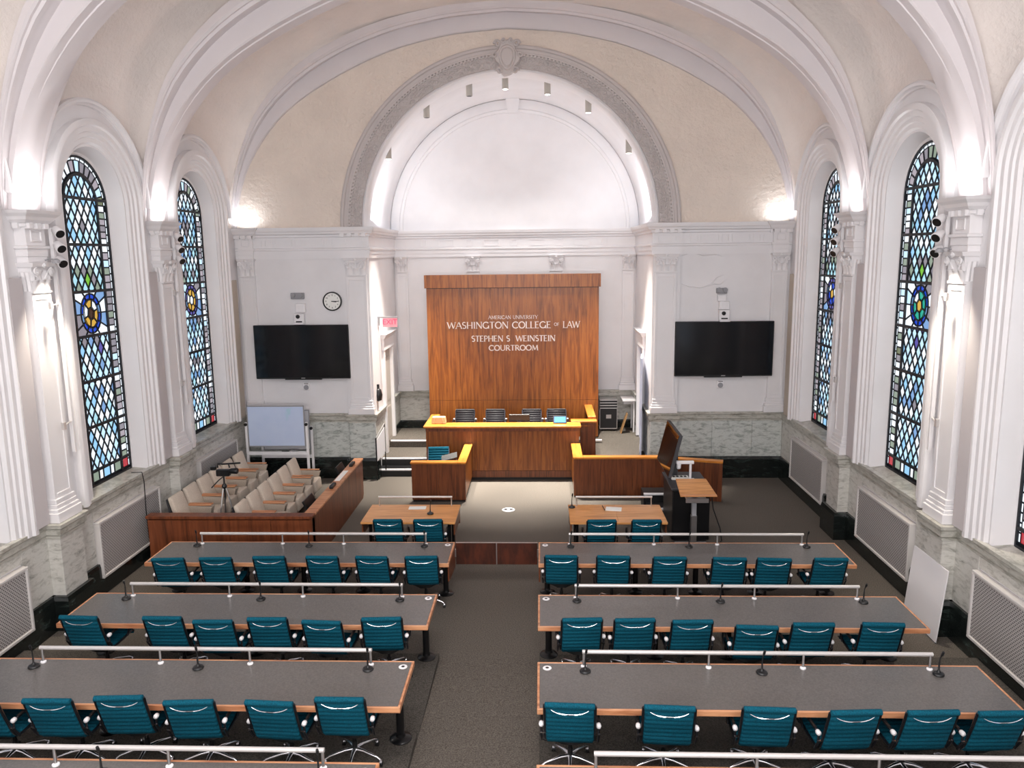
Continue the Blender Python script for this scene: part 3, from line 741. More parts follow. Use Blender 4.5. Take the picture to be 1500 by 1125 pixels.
for s in (-1, 1):
    for i, yk in enumerate(PIER_Y[2:]):
        tf = (lambda yy: (lambda u, n_, z: (s * (XW - n_), yy + u, z)))(yk + PW / 2)
        o = pilaster(tf, .40, SHAFTX)
        obj('pier_foot', M(tf).box(-.265, .265, 0, .20, 0, 1.33), MARBLE, o, bevel=.006, label='veined grey marble pier')
        obj('pier_rail', plan_sweep([(s * (XW - .0), yk - .0), (s * XP, yk), (s * XP, yk + PW), (s * XW, yk + PW)] if s < 0 else [(XW, yk + PW), (XP, yk + PW), (XP, yk), (XW, yk)], WRAIL), MARBLET, o)
        obj('pier_base', plan_sweep([(s * XW, yk), (s * XP, yk), (s * XP, yk + PW), (s * XW, yk + PW)] if s < 0 else [(XW, yk + PW), (XP, yk + PW), (XP, yk), (XW, yk)], [(o_, z if z else 0) for o_, z in BBASE]), BLACKM, o)
    # corner pilaster on the end wall, and the anta pilaster
    tf = lambda u, n_, z: (s * 5.90 + u, YF - n_, z)
    pilaster(tf, .34, .08)
    tf = lambda u, n_, z: (s * 3.42 + u, YF - .10 - n_, z)
    pilaster(tf, .46, .05, entab=False)
    # pilasters in the back corners of the apse and on its back wall
    tf = lambda u, n_, z: (s * (XA - .20) + u, YB - n_, z)
    pilaster(tf, .30, .06, entab=False)
    tf = lambda u, n_, z: (s * 1.08 + u, YB - n_, z)
    pilaster(tf, .34, .06, entab=False)

# ------------------------------------------------------------------ side wainscot, bases, grilles, acoustic panels
def slots(y0, y1, z0, z1, s, X):
    m = M(); st = .05; r_ = 0; z = z0 + .02
    while z < z1 - .02:
        y = y0 + .02 + (st / 2 if r_ % 2 else 0)
        while y < y1 - .03:
            m.add([(X - s * .002, y, z), (X - s * .002, y + .017, z - .011), (X - s * .002, y + .034, z), (X - s * .002, y + .017, z + .011)], [(0, 1, 2, 3)])
            y += st
        z += .026; r_ += 1
    return m
for s, nm in ((-1, 'left'), (1, 'right')):
    W_ = WALLS[s]
    pth = lambda a, b: [(s * XW, a), (s * XW, b)] if s < 0 else [(XW, b), (XW, a)]
    bb = None
    for bi in (1, 2, 3, 4):
        a, b = BAY[bi]; b = min(b, YF)
        if bi == 4: b = YF
        fz = 0
        obj('wainscot_rail', plan_sweep(pth(a, b), WRAIL), MARBLET, W_)
        if bb is None: bb = struct('baseboard_' + nm, plan_sweep(pth(a, b), BBASE), BLACKM)
        else: obj('base_length', plan_sweep(pth(a, b), BBASE), BLACKM, bb)
        yc = YC[bi]; g0, g1 = yc - .96, yc + .96
        e = [a, g0, g1, min(b, YF)]
        slab(s * (XW - .02), s * XW, a + .003, g0 - .003, .5, 1.33, W_)
        slab(s * (XW - .02), s * XW, g1 + .003, e[3] - .003, .5, 1.33, W_)
        slab(s * (XW - .02), s * XW, g0, yc - .003, 1.18, 1.33, W_)
        slab(s * (XW - .02), s * XW, yc + .003, g1, 1.18, 1.33, W_)
        if bi >= 2:
            gr = thing('radiator_grille', ('perforated wainscot grille under the %s window from the end wall, %s side' % ({4: 'first', 3: 'second', 2: 'third'}[bi], 'jury box' if s < 0 else 'lectern')), 'grille', (s * XW, yc, .5))
            X0 = -s * .085
            lx = lambda m: m
            obj('grille_plate', M().box(min(0, X0), max(0, X0), -.92, .92, -.20, .64), GRILLE, gr)
            sl = slots(-.92, .92, -.19, .63, s, X0); obj('slots', sl, HOLE, gr, kind='stuff', fix=False)
            for (q0, q1, z0, z1) in ((-.955, .955, .62, .66), (-.955, .955, -.235, -.195), (-.955, -.915, -.195, .62), (.915, .955, -.195, .62)):
                obj('frame_bar', M().box(min(0, -s * .105), max(0, -s * .105), q0, q1, z0, z1), FRAMEG, gr, bevel=.006)
    for yk in PIER_Y[2:] + [16.99]:
        z1 = 4.88 if yk < 16 else 4.62
        w_ = 'jury box' if s < 0 else 'lectern'
        t = thing('acoustic_panel', 'tall beige flat panel in the end wall corner, %s side' % w_ if yk > 16 else 'tall pale flat panel beside the %s pilaster from the end wall, %s side' % ({6.337: 'third', 9.89: 'second', 13.443: 'first'}[yk], w_), 'wall panel', (s * XW, yk - .20, 1.56))
        obj('panel_face', M().box(min(0, -s * .13), max(0, -s * .13), -.14, .14, .0, z1 - 1.56), PANELG if yk < 16 else BEIGEB, t, bevel=.008)
        obj('mounting_strip', M().box(min(0, -s * .03), max(0, -s * .03), -.17, .17, .0, z1 - 1.58), TRIMW, t)

# ------------------------------------------------------------------ spotlight poles on the piers
def cyl_dir(m, c, d, r, h, n=12):
    c = Vector(c); d = Vector(d).normalized(); return m.tube([tuple(c), tuple(c + d * h)], r, n)
for s in (-1, 1):
    for yk, nth in ((9.89, 'second'), (13.443, 'first')):
        t = thing('spotlight_pole', 'slim pole with three spotlights on the %s pilaster from the end wall, %s side' % (nth, 'jury box' if s < 0 else 'lectern'), 'light', (s * 5.98, yk + .60, 2.4))
        obj('pole', M().box(-.025, .025, -.02, .02, 0, 3.14), TRIMW, t)
        for z in (.45, 2.1):
            k = obj('bracket_arm', M().tube([(0, 0, z), (s * -.10, -.33, z)], .012, 6), RAILM, t)
            obj('bracket_plate', M().box(-s * .10 - .02, -s * .10 + .02, -.36, -.31, z - .05, z + .05), RAILM, k)
        for z, dx, dy in ((3.12, -.02, .02), (2.92, -.10, .06), (2.72, -.01, .02)):
            d = Vector((-s * .72, -.42, -.52)).normalized(); c = Vector((-s * .06, .0, z))
            hd = obj('spotlight_head', M().tube([tuple(c - d * .02), tuple(c + d * .02), tuple(c + d * .12), tuple(c + d * .14)], [.03, .06, .068, .07], 14), WHITEB, t, smooth=40)
            obj('black_lens', M().tube([tuple(c + d * .1405), tuple(c + d * .146)], .058, 14), BLACK, hd)
            obj('swivel', M().tube([(0, 0, z), tuple(c)], .012, 6), STEEL, hd)
# pier-mounted linear downlight fixture whose light washes the second pilaster
for s in (-1, 1):
    t = thing('pilaster_downlight', 'small warm downlight hung under the capital of the second pilaster, %s side' % ('jury box' if s < 0 else 'lectern'), 'light', (s * 5.84, 10.155, 4.98))
    obj('lamp_arm', M().tube([(s * .05, 0, .12), (-s * .02, 0, .14), (-s * .1, 0, .12)], .01, 6), GREY, t)
    obj('lamp_head', M().lathe([(.02, .14), (.045, .12), (.05, .08)], 12, (-s * .10, 0, 0)), GREY, t, smooth=40)
# ------------------------------------------------------------------ long desks
FRAMED = mat('dark_polished_frame', srgb(74, 74, 80), .28, .9)
WOODSIDE = {1: 'lectern', -1: 'jury box'}
def microphone(name, label, loc, rz=0):
    t = thing(name, label, 'microphone', loc, rz, 'desk microphones')
    obj('mic_base', M().lathe([(.055, 0), (.058, .008), (.05, .022), (.02, .03), (.012, .05)], 14), BLACK, t, smooth=40)
    obj('gooseneck', M().tube([(0, 0, .04), (0, 0, .12), (.002, -.004, .17), (.006, -.016, .21)], [.010, .008, .006, .006], 6), BLACK, t)
    obj('mic_head', M().tube([(.006, -.015, .205), (.008, -.024, .225), (.011, -.040, .262)], [.008, .014, .012], 8), BLACK, t, smooth=50)
    return t
ROWN = {1: 'front', 2: 'second', 3: 'third', 4: 'fourth'}
def long_desk(row, s, y0, y1, z):
    x0, x1 = .625, 5.10
    if s < 0: x0, x1 = .66, 5.11
    zt = z + .74; yc = (y0 + y1) / 2
    t = thing('long_desk', '%s long charcoal desk from the judges bench, on the %s side' % (ROWN[row], WOODSIDE[s]), 'desk', (s * x0, yc, z), 0)
    X = lambda a: s * (a - x0)
    def bx(a, b, c, d, e, f): return M().box(min(X(a), X(b)), max(X(a), X(b)), c - yc, d - yc, e - z, f - z)
    obj('desk_top', bx(x0 + .025, x1 - .025, y0 + .025, y1 - .025, zt - .03, zt), LAMIN, t, label='charcoal laminate desk surface')
    for a in ((x0, x1, y0, y0 + .025), (x0, x1, y1 - .025, y1), (x0, x0 + .025, y0 + .025, y1 - .025), (x1 - .025, x1, y0 + .025, y1 - .025)):
        obj('edge_band', bx(a[0], a[1], a[2], a[3], zt - .055, zt + .002), EDGEW, t, bevel=.004)
    obj('support_beam', bx(x0 + .12, x1 - .12, yc - .05, yc + .05, zt - .12, zt - .03), BLACKS, t)
    for lx in (x0 + .13, 2.09, 3.0, 3.9, x1 - .13):
        ly = .20 if s < 0 and lx < 1 else .29
        lg = obj('leg', M().lathe([(.042, .02), (.042, zt - z - .05)], 14, (X(lx), ly, 0)), BLACKS, t, smooth=40)
        obj('foot_disc', M().lathe([(.115, 0), (.115, .008), (.10, .022), (.05, .035), (.044, .06)], 18, (X(lx), ly, 0)), BLACKS, lg, smooth=40)
    if row == 1:
        for a, b in ((x0, 2.1), (2.106, 3.6), (3.606, x1)): obj('modesty_panel', bx(a, b, y1 - .045, y1 - .025, .34, zt - .056), JURYW, t)
        obj('end_panel', M().frus([(X(x0 + .004), y0 + .05 - yc, .45), (X(x0 + .004), y1 - .03 - yc, .34), (X(x0 + .004), y1 - .03 - yc, zt - z - .056), (X(x0 + .004), y0 + .05 - yc, zt - z - .056)], [(X(x0 + .024), y0 + .05 - yc, .45), (X(x0 + .024), y1 - .03 - yc, .34), (X(x0 + .024), y1 - .03 - yc, zt - z - .056), (X(x0 + .024), y0 + .05 - yc, zt - z - .056)]), JURYW, t)
    yr = y1 - .085 - yc; zr = zt - z + .165
    rl = obj('guard_rail', M().tube([(X(1.085), yr, zr), (X(4.60), yr, zr)], .021, 12), RAILM, t, smooth=50, label='white metal guard rail along the desk')
    for px in (1.10, 2.37, 3.32, 4.58):
        obj('rail_post', M().tube([(X(px), yr, zt - z + .006), (X(px), yr, zr)], .013, 8), STEEL, rl, smooth=50)
        obj('post_foot', M().lathe([(.03, zt - z), (.03, zt - z + .012), (.016, zt - z + .02)], 12, (X(px), yr, 0)), WHITEB, rl, smooth=50)
    for gx in (x0 + .10,):
        g = obj('cable_grommet', M().lathe([(.045, zt - z - .005), (.045, zt - z + .004), (.03, zt - z + .006)], 16, (X(gx), y1 - .12 - yc, 0)), WHITEB, t, smooth=30)
        obj('grommet_hole', M().lathe([(.018, zt - z + .005), (.018, zt - z + .007)], 12, (X(gx), y1 - .12 - yc, 0)), BLACK, g)
    for px, w_ in ((1.10, 'aisle end'), (2.87, 'middle'), (4.61, 'wall end')):
        if row < 4 or (s < 0 and px == 1.10) or (s < 0 and px < 3):
            microphone('gooseneck_microphone', 'black microphone at the %s of the %s long desk, %s side' % (w_, ROWN[row], WOODSIDE[s]), (s * (px + .01), y1 - .182, zt + .001))
    return t
DESKS = {1: (10.46, 11.31, 0), 2: (8.40, 9.26, .09), 3: (6.605, 7.455, .18), 4: (4.83, 5.69, .27)}
for row, (y0, y1, z) in DESKS.items():
    for s in (-1, 1): long_desk(row, s, y0, y1, z)

# gate of two mahogany leaves between the front desks
gt = thing('bar_gate', 'low two-leaf mahogany gate closing the aisle between the front desks', 'gate', (-.02, 11.27, .40))
for s in (-1, 1):
    lf = obj('gate_leaf', M().box(min(s * .008, s * .625), max(s * .008, s * .625), -.012, .012, .0, .345), MAHOG, gt, bevel=.003)
    obj('metal_trim', M().box(min(s * .0, s * .63), max(s * .0, s * .63), -.014, .014, .345, .352), STEEL, lf)
    obj('hinge', M().box(min(s * .622, s * .645), max(s * .622, s * .645), -.016, .016, .12, .24), STEEL, lf)
obj('closing_edge', M().box(-.007, .007, -.016, .016, 0, .35), STEEL, gt)

# ------------------------------------------------------------------ swivel chairs
def arc_path(pts, ds=.009):
    P = [Vector(p) for p in pts]; Q = []
    for i in range(len(P) - 1):         # Catmull-Rom
        p0, p1, p2, p3 = P[max(0, i - 1)], P[i], P[i + 1], P[min(len(P) - 1, i + 2)]
        for k in range(12):
            t = k / 12; Q.append(.5 * ((2 * p1) + (p2 - p0) * t + (2 * p0 - 5 * p1 + 4 * p2 - p3) * t * t + (3 * p1 - p0 - 3 * p2 + p3) * t ** 3))
    Q.append(P[-1]); L = [0]
    for a, b in zip(Q, Q[1:]): L.append(L[-1] + (b - a).length)
    n = max(2, int(L[-1] / ds)); out = []; j = 0
    for k in range(n + 1):
        d = L[-1] * k / n
        while j < len(L) - 2 and L[j + 1] < d: j += 1
        f = (d - L[j]) / max(1e-9, L[j + 1] - L[j]); out.append(Q[j].lerp(Q[j + 1], f))
    return out, L[-1]
def pad(pts, w0, w1, rib=.055, thick=.011, puff=.016):
    Q, L = arc_path(pts); m = M(); n = len(Q); rows = []
    for i, p in enumerate(Q):
        d = (Q[min(n - 1, i + 1)] - Q[max(0, i - 1)]).normalized(); nn = Vector((-d.y, d.x)); s_ = L * i / (n - 1)
        hw = (w0 + (w1 - w0) * i / (n - 1)) / 2; th = thick + puff * abs(sin(pi * s_ / rib)) ** .55
        if i in (0, n - 1): th = thick * .4
        ring = []
        for u, f in ((-1, .35), (-.93, 1), (0, 1.12), (.93, 1), (1, .35)): ring.append((u * hw, p.x + nn.x * th * f, p.y + nn.y * th * f))
        for u, f in ((1, .35), (.93, 1), (0, .9), (-.93, 1), (-1, .35)): ring.append((u * hw, p.x - nn.x * th * f, p.y - nn.y * th * f))
        rows.append(ring)
    m.grid(rows, closed=True); k = len(rows[0]); m.f += [tuple(range(k))[::-1], tuple(range((n - 1) * k, n * k))]
    return m
BACKP = [(-.215, .452), (-.262, .475), (-.300, .54), (-.345, .66), (-.397, .80), (-.435, .922)]
SEATP = [(.235, .395), (.225, .432), (.17, .452), (.0, .440), (-.16, .436), (-.222, .450)]
def make_chair(name, label, fab, loc, rz, group, high=0):
    t = thing(name, label, 'chair', loc, rz, group)
    bp = [(y - high * .3 * max(0, (z - .5) / .4), z + high * max(0, (z - .47) / .37)) for y, z in BACKP]
    obj('backrest', pad(bp, .442, .436), fab, t, smooth=60)
    obj('seat', pad(SEATP, .442, .442), fab, t, smooth=60)
    ty, tz = bp[-1]
    obj('top_roll', M().tube([(-.226, ty - .012, tz + .004), (-.222, ty - .012, tz + .004), (.222, ty - .012, tz + .004), (.226, ty - .012, tz + .004)], [.02, .027, .027, .02], 12), fab, t, smooth=50)
    Q, L = arc_path(SEATP[1:] + bp[1:], .04)
    for sx in (-1, 1):
        obj('side_frame', M().tube([(sx * .229, q.x, q.y) for q in Q], .0135, 6), FRAMED, t, smooth=50)
        a = [(sx * .262, -.250, .455), (sx * .264, -.315, .56), (sx * .264, -.315, .63), (sx * .264, -.25, .650), (sx * .264, -.02, .650), (sx * .264, .06, .62), (sx * .260, .09, .54), (sx * .250, .06, .45)]
        ar = obj('armrest', M().tube(a, .012, 8), FRAMED, t, smooth=50)
        obj('arm_cap', M().lathe([(.004, -.03), (.020, -.024), (.024, -.005), (.022, .018), (.008, .028)], 10, (sx * .264, -.305, .650), 'y'), WHITEB, ar, smooth=60)
        obj('arm_pad', M().tube([(sx * .264, -.25, .653), (sx * .264, -.02, .653)], .016, 8), BLACK, ar, smooth=50)
        obj('arm_link', M().box(min(sx * .226, sx * .276), max(sx * .226, sx * .276), -.328, -.310, .568, .580), CHROME, ar)
    hz = tz - .075; hy = ty + .016
    hb = [(u * .182, hy - .014 - .018 * (1 - u * u), hz - .008 + .046 * abs(u) ** 3) for u in [-1 + k / 8 for k in range(17)]]
    obj('back_handle', M().tube(hb, .0062, 6), CHROME, t, smooth=60)
    obj('tilt_mechanism', M().frus([(-.06, -.14, .33), (.06, -.14, .33), (.06, .10, .33), (-.06, .10, .33)], [(-.20, -.19, .425), (.20, -.19, .425), (.20, .12, .425), (-.20, .12, .425)]), BLACK, t)
    obj('gas_column', M().lathe([(.026, .10), (.026, .22), (.019, .22), (.019, .35)], 12), BLACK, t, smooth=40)
    for k in range(5):
        a = pi / 2 + 2 * pi * k / 5 + pi; d = (cos(a), sin(a))
        obj('base_leg', M().tube([(d[0] * .012, d[1] * .012, .125), (d[0] * .10, d[1] * .10, .122), (d[0] * .25, d[1] * .25, .088), (d[0] * .283, d[1] * .283, .066)], [.024, .019, .013, .012], 8), CHROME, t, smooth=50)
        cs = obj('caster', M().lathe([(.010, -.020), (.027, -.018), (.027, -.004), (.012, -.003), (.012, .003), (.027, .004), (.027, .018), (.010, .020)], 10, (d[0] * .286, d[1] * .286, .027), 'x'), BLACK, t, smooth=40)
        obj('caster_hood', M().tube([(d[0] * .286, d[1] * .286, .048), (d[0] * .286, d[1] * .286, .068)], [.02, .012], 8), CHROME, cs, smooth=50)
    return t
ORD = ['first', 'second', 'third', 'fourth', 'fifth', 'sixth', 'seventh']
ROWS = {   # (x centre, y of the back's top) read off the photograph, aisle outward
    (1, 1): [(.965, 10.43), (1.711, 10.42), (2.482, 10.39), (3.325, 10.37), (3.942, 10.35), (4.704, 10.36)],
    (2, 1): [(1.109, 8.33), (1.72, 8.33), (2.372, 8.30), (3.098, 8.18), (3.728, 8.25), (4.521, 8.26)],
    (3, 1): [(.945, 6.47), (1.849, 6.45), (2.733, 6.44), (3.44, 6.41), (4.123, 6.42), (4.74, 6.42)],
    (1, -1): [(-1.061, 10.39), (-1.736, 10.38), (-2.459, 10.38), (-3.243, 10.37), (-4.006, 10.32), (-4.691, 10.29)],
    (2, -1): [(-1.21, 8.32), (-1.838, 8.23), (-2.53, 8.30), (-3.145, 8.23), (-3.771, 8.31), (-4.751, 8.31)],
    (3, -1): [(-1.208, 6.53), (-1.82, 6.46), (-2.631, 6.46), (-3.32, 6.52), (-3.949, 6.46), (-4.64, 6.45)]}
proto = None
rc = random.Random(4)
for (row, s), lst in ROWS.items():
    z = DESKS[row][2]
    for k, (x, yb) in enumerate(lst):
        lab = 'teal swivel chair, %s from the aisle at the %s desk, %s side' % (ORD[k], ROWN[row], WOODSIDE[s])
        x = .684 + (x - .684) * .985
        loc = (x, yb - .065 * {1: 2.45, 2: 2.0, 3: 1.6}[row] + .452, z); rz = rc.uniform(-.07, .07)
        if proto is None: proto = make_chair('swivel_chair', lab, TEAL, loc, rz, 'teal swivel chairs')
        else: dup(proto, loc, rz, lab)
for x, yb, lab in ((1.61, 11.93, 'teal swivel chair nearer the aisle at the counsel table on the lectern side'), (2.33, 11.93, 'teal swivel chair nearer the lectern at the counsel table'),
                   (-1.157, 11.94, 'teal swivel chair nearer the aisle at the counsel table on the jury side'), (-1.805, 11.94, 'teal swivel chair nearer the jury box at the counsel table')):
    dup(proto, (x, yb - .185 + .452, 0), rc.uniform(-.04, .04), lab)
dup(proto, (-1.55, 16.02, 0), pi + .08, 'single teal swivel chair inside the wooden witness stand')
bproto = None
for k, (x, lab) in enumerate(((-1.18, 'nearest the tan bag'), (-.44, 'second from the tan bag'), (.44, 'behind the dark monitor'), (1.045, 'behind the blue-lit tablet'))):
    l = 'black ribbed leather chair at the judges bench, ' + lab
    if bproto is None: bproto = make_chair('judge_chair', l, BLKF, (x, 18.02, .52), pi, 'black chairs at the judges bench', -.06)
    else: dup(bproto, (x, 18.02, .52), pi + rc.uniform(-.03, .03), l)

# ------------------------------------------------------------------ counsel tables
for s, (x0, x1) in ((-1, (-2.34, -.76)), (1, (1.14, 2.74))):
    xm = (x0 + x1) / 2
    t = thing('counsel_table', 'cherry counsel table with a white rail, on the %s side of the well' % WOODSIDE[s], 'table', (xm, 12.65, 0))
    hx = (x1 - x0) / 2
    for k in range(2): obj('table_top', M().box(-hx + k * hx, -.001 + k * hx, -.45, .47, .705, .74), TABLEW, t, bevel=.003)
    obj('apron', M().box(-hx + .01, hx - .01, .40, .42, .42, .705), WALNUTD, t)
    for sx in (-1, 1):
        obj('end_panel', M().box(min(sx * (hx - .03), sx * (hx - .01)), max(sx * (hx - .03), sx * (hx - .01)), -.40, .42, .50, .705), WALNUTD, t)
        for yy in (-.25, .3):
            lg = obj('leg', M().lathe([(.03, .01), (.03, .705)], 12, (sx * (hx - .12), yy, 0)), BLACKS, t, smooth=40)
            obj('foot_disc', M().lathe([(.07, 0), (.07, .01), (.034, .03)], 14, (sx * (hx - .12), yy, 0)), BLACKS, lg, smooth=40)
    rx0, rx1 = -hx + .13, hx - .14
    rl = obj('guard_rail', M().tube([(rx0, .40, .905), (rx1, .40, .905)], .018, 10), RAILM, t, smooth=50, label='white metal guard rail')
    for px in (rx0 + .015, rx1 - .015): obj('rail_post', M().tube([(px, .40, .74), (px, .40, .905)], .011, 8), STEEL, rl, smooth=50)
microphone('gooseneck_microphone', 'black gooseneck microphone on the counsel table beside the jury box', (-1.23, 12.62, .742), .3)
microphone('gooseneck_microphone', 'black gooseneck microphone at the aisle corner of the lectern side counsel table', (1.20, 12.96, .742), 0)
def sheet(x, y, z, a, b, rz, label, n=1):
    t = tag(obj('paper_sheet', M().box(-a / 2, a / 2, -b / 2, b / 2, 0, .004 * n), PAPER), label, 'paper'); t.location = (x, y, z); t.rotation_euler = (0, 0, rz); return t
sheet(-1.50, 12.93, .742, .30, .16, .05, 'white paper sheet on the counsel table by the jury box')
nb = thing('notepad', 'white notepad with a black pen on the lectern side counsel table', 'notepad', (1.93, 12.86, .742), -.15)
obj('pages', M().box(-.15, .12, -.09, .09, 0, .012), PAPER, nb)
obj('pen', M().tube([(-.22, .13, .014), (-.16, -.10, .016)], .008, 6), BLACK, nb)

# ------------------------------------------------------------------ bench, stands, wood panel
def veneer(parent, name, x0, x1, y0, y1, z0, z1, n, m_, gap=.003, axis='x'):
    for k in range(n):
        if axis == 'x':
            a, b = x0 + (x1 - x0) * k / n, x0 + (x1 - x0) * (k + 1) / n - gap; o = obj(name, M().box(a, b, y0, y1, z0, z1), m_, parent)
        else:
            a, b = y0 + (y1 - y0) * k / n, y0 + (y1 - y0) * (k + 1) / n - gap; o = obj(name, M().box(x0, x1, a, b, z0, z1), m_, parent)
bn = thing('judges_bench', 'long walnut judges bench with an amber wood counter', 'bench', (0, 17.2, 0))
veneer(bn, 'front_panel', -1.96, 1.53, -.06, -.03, .22, 1.14, 6, WALNUTB)
obj('carcass', M().box(-1.96, 1.53, -.03, .05, 0, 1.22), WALNUTD, bn)
obj('frieze_rail', M().box(-1.965, 1.535, -.075, -.03, 1.145, 1.225), WALNUTD, bn)
obj('plinth', M().box(-1.95, 1.53, -.03 - .035, -.03, .06, .215), WALNUTD, bn)
obj('toe_kick', M().box(-1.94, 1.52, -.05, 0, 0, .06), BLACK, bn)
obj('counter', M().box(-2.01, 1.57, -.12, .30, 1.225, 1.27), OAKX, bn, bevel=.006)
obj('counter_return', M().box(-2.01, -1.80, .303, 1.25, 1.225, 1.27), OAKY, bn, bevel=.006)
veneer(bn, 'side_panel', -1.96, -1.93, .06, 1.25, .34, 1.22, 2, WALNUT, axis='y')
obj('counter_step', M().box(1.36, 1.96, .303, .56, 1.245, 1.29), OAKX, bn, bevel=.006)
obj('pier_panel', M().box(1.57, 1.93, .34, .37, .34, 1.24), WALNUTD, bn)
obj('pier_side', M().box(1.90, 1.93, .373, 2.0, .34, 1.24), WALNUTD, bn)
obj('counter_return', M().box(1.76, 1.95, .563, 2.05, 1.30, 1.345), OAKY, bn, bevel=.006)
obj('inner_desk', M().box(-1.92, 1.86, .32, .62, 1.16, 1.19), WALNUT, bn)
# witness stand and clerk's station: low walls with amber caps
ws = thing('witness_stand', 'low walnut witness stand wall with an amber cap, beside the jury steps', 'stand', (-1.5, 15.6, 0))
veneer(ws, 'front_panel', -.54, .585, -.07, -.03, .11, .82, 2, WALNUTD)
obj('skirting', M().box(-.54, .585, -.06, -.03, .04, .107), WALNUTD, ws)
obj('toe_kick', M().box(-.52, .57, -.05, 0, 0, .04), BLACK, ws)
obj('carcass', M().box(-.54, .585, -.03, .06, .04, .82), WALNUTD, ws)
obj('side_wall', M().box(.46, .585, .06, 1.52, .11, .82), WALNUT, ws)
obj('side_toe_kick', M().box(.47, .57, .06, 1.52, 0, .107), BLACK, ws)
obj('front_cap', M().box(-.56, .42, -.09, .07, .82, .86), OAKX, ws, bevel=.005)
obj('side_cap', M().box(.423, .605, -.09, 1.54, .82, .86), OAKY, ws, bevel=.005)
obj('reading_shelf', M().box(-.40, .42, .10, .34, .74, .765), DGREY, ws)
lt = thing('laptop', 'dark slim screen lying open inside the witness stand', 'laptop', (-1.28, 15.86, .80), .12)
obj('keyboard_base', M().box(-.17, .17, -.11, .11, -.030, .0), DGREY, lt, bevel=.004)
obj('lid', M().obox((0, .10, .062), (.97, 0, .22), (0, .9, .43), (-.22, -.43, .87), .17, .09, .006), BLACK, lt)
ck = thing('clerk_station', 'low walnut clerk station wall with an amber cap, running behind the lectern', 'stand', (1.36, 15.9, 0))
veneer(ck, 'front_panel', .0, 1.85, -.05, -.01, .15, .835, 3, WALNUTD)
obj('carcass', M().box(0, 1.85, -.01, .10, .03, .835), WALNUTD, ck)
obj('skirting', M().box(0, 1.85, -.04, -.01, .03, .147), WALNUTD, ck)
obj('side_wall', M().box(0, .13, .10, 1.22, .11, .835), WALNUT, ck)
obj('front_cap', M().box(.19, 1.86, -.07, .11, .835, .875), OAKX, ck, bevel=.005)
obj('side_cap', M().box(-.02, .187, -.07, 1.22, .835, .875), OAKY, ck, bevel=.005)
wx, wy = Vector((1.25, -.34, 0)).normalized(), Vector((.34, 1.25, 0)).normalized()
obj('angled_panel', M().obox((2.43, -.21, .42), wx, wy, (0, 0, 1), .62, .03, .41), WALNUTD, ck)
obj('angled_cap', M().obox((2.43, -.18, .85), wx, wy, (0, 0, 1), .635, .085, .022), OAKX, ck, bevel=.005)
obj('angled_back', M().obox((2.45, -.14, .42), wx, wy, (0, 0, 1), .62, .03, .41), WALNUTD, ck)
# two-tread step unit beside the lectern cabinet
st = thing('portable_steps', 'low black two-tread step with white nosings beside the lectern cabinet', 'step', (2.86, 15.1, 0))
obj('lower_tread', M().box(-.1, .5, -.50, -.08, 0, .165), BLACK, st); obj('upper_tread', M().box(-.14, .5, -.075, .35, 0, .335), BLACK, st)
obj('nosing', M().box(-.1, .5, -.515, -.46, .14, .172), WHITEB, st); obj('nosing', M().box(-.14, .5, -.09, -.035, .31, .342), WHITEB, st)
# wall panel with lettering
wp = thing('courtroom_wall_panel', 'tall walnut veneer panel with silver lettering behind the judges bench', 'panel', (0, 19.2, .52))
cols = [-2.16, -1.36, -.52, .32, 1.16, 2.11]
for a, b in zip(cols, cols[1:]):
    for z0, z1 in ((0, .95), (.955, 3.78)): obj('veneer_panel', M().box(a, b - .004, 0, .03, z0, z1), WALNUT, wp)
obj('backing', M().box(-2.165, 2.11, .03, .17, 0, 3.80), WALNUTD, wp)
obj('header', M().box(-2.20, 2.15, -.06, .18, 3.78, 4.10), WALNUT, wp, bevel=.004)
obj('header_shadow_gap', M().box(-2.15, 2.10, -.005, .03, 3.765, 3.78), BLACK, wp)
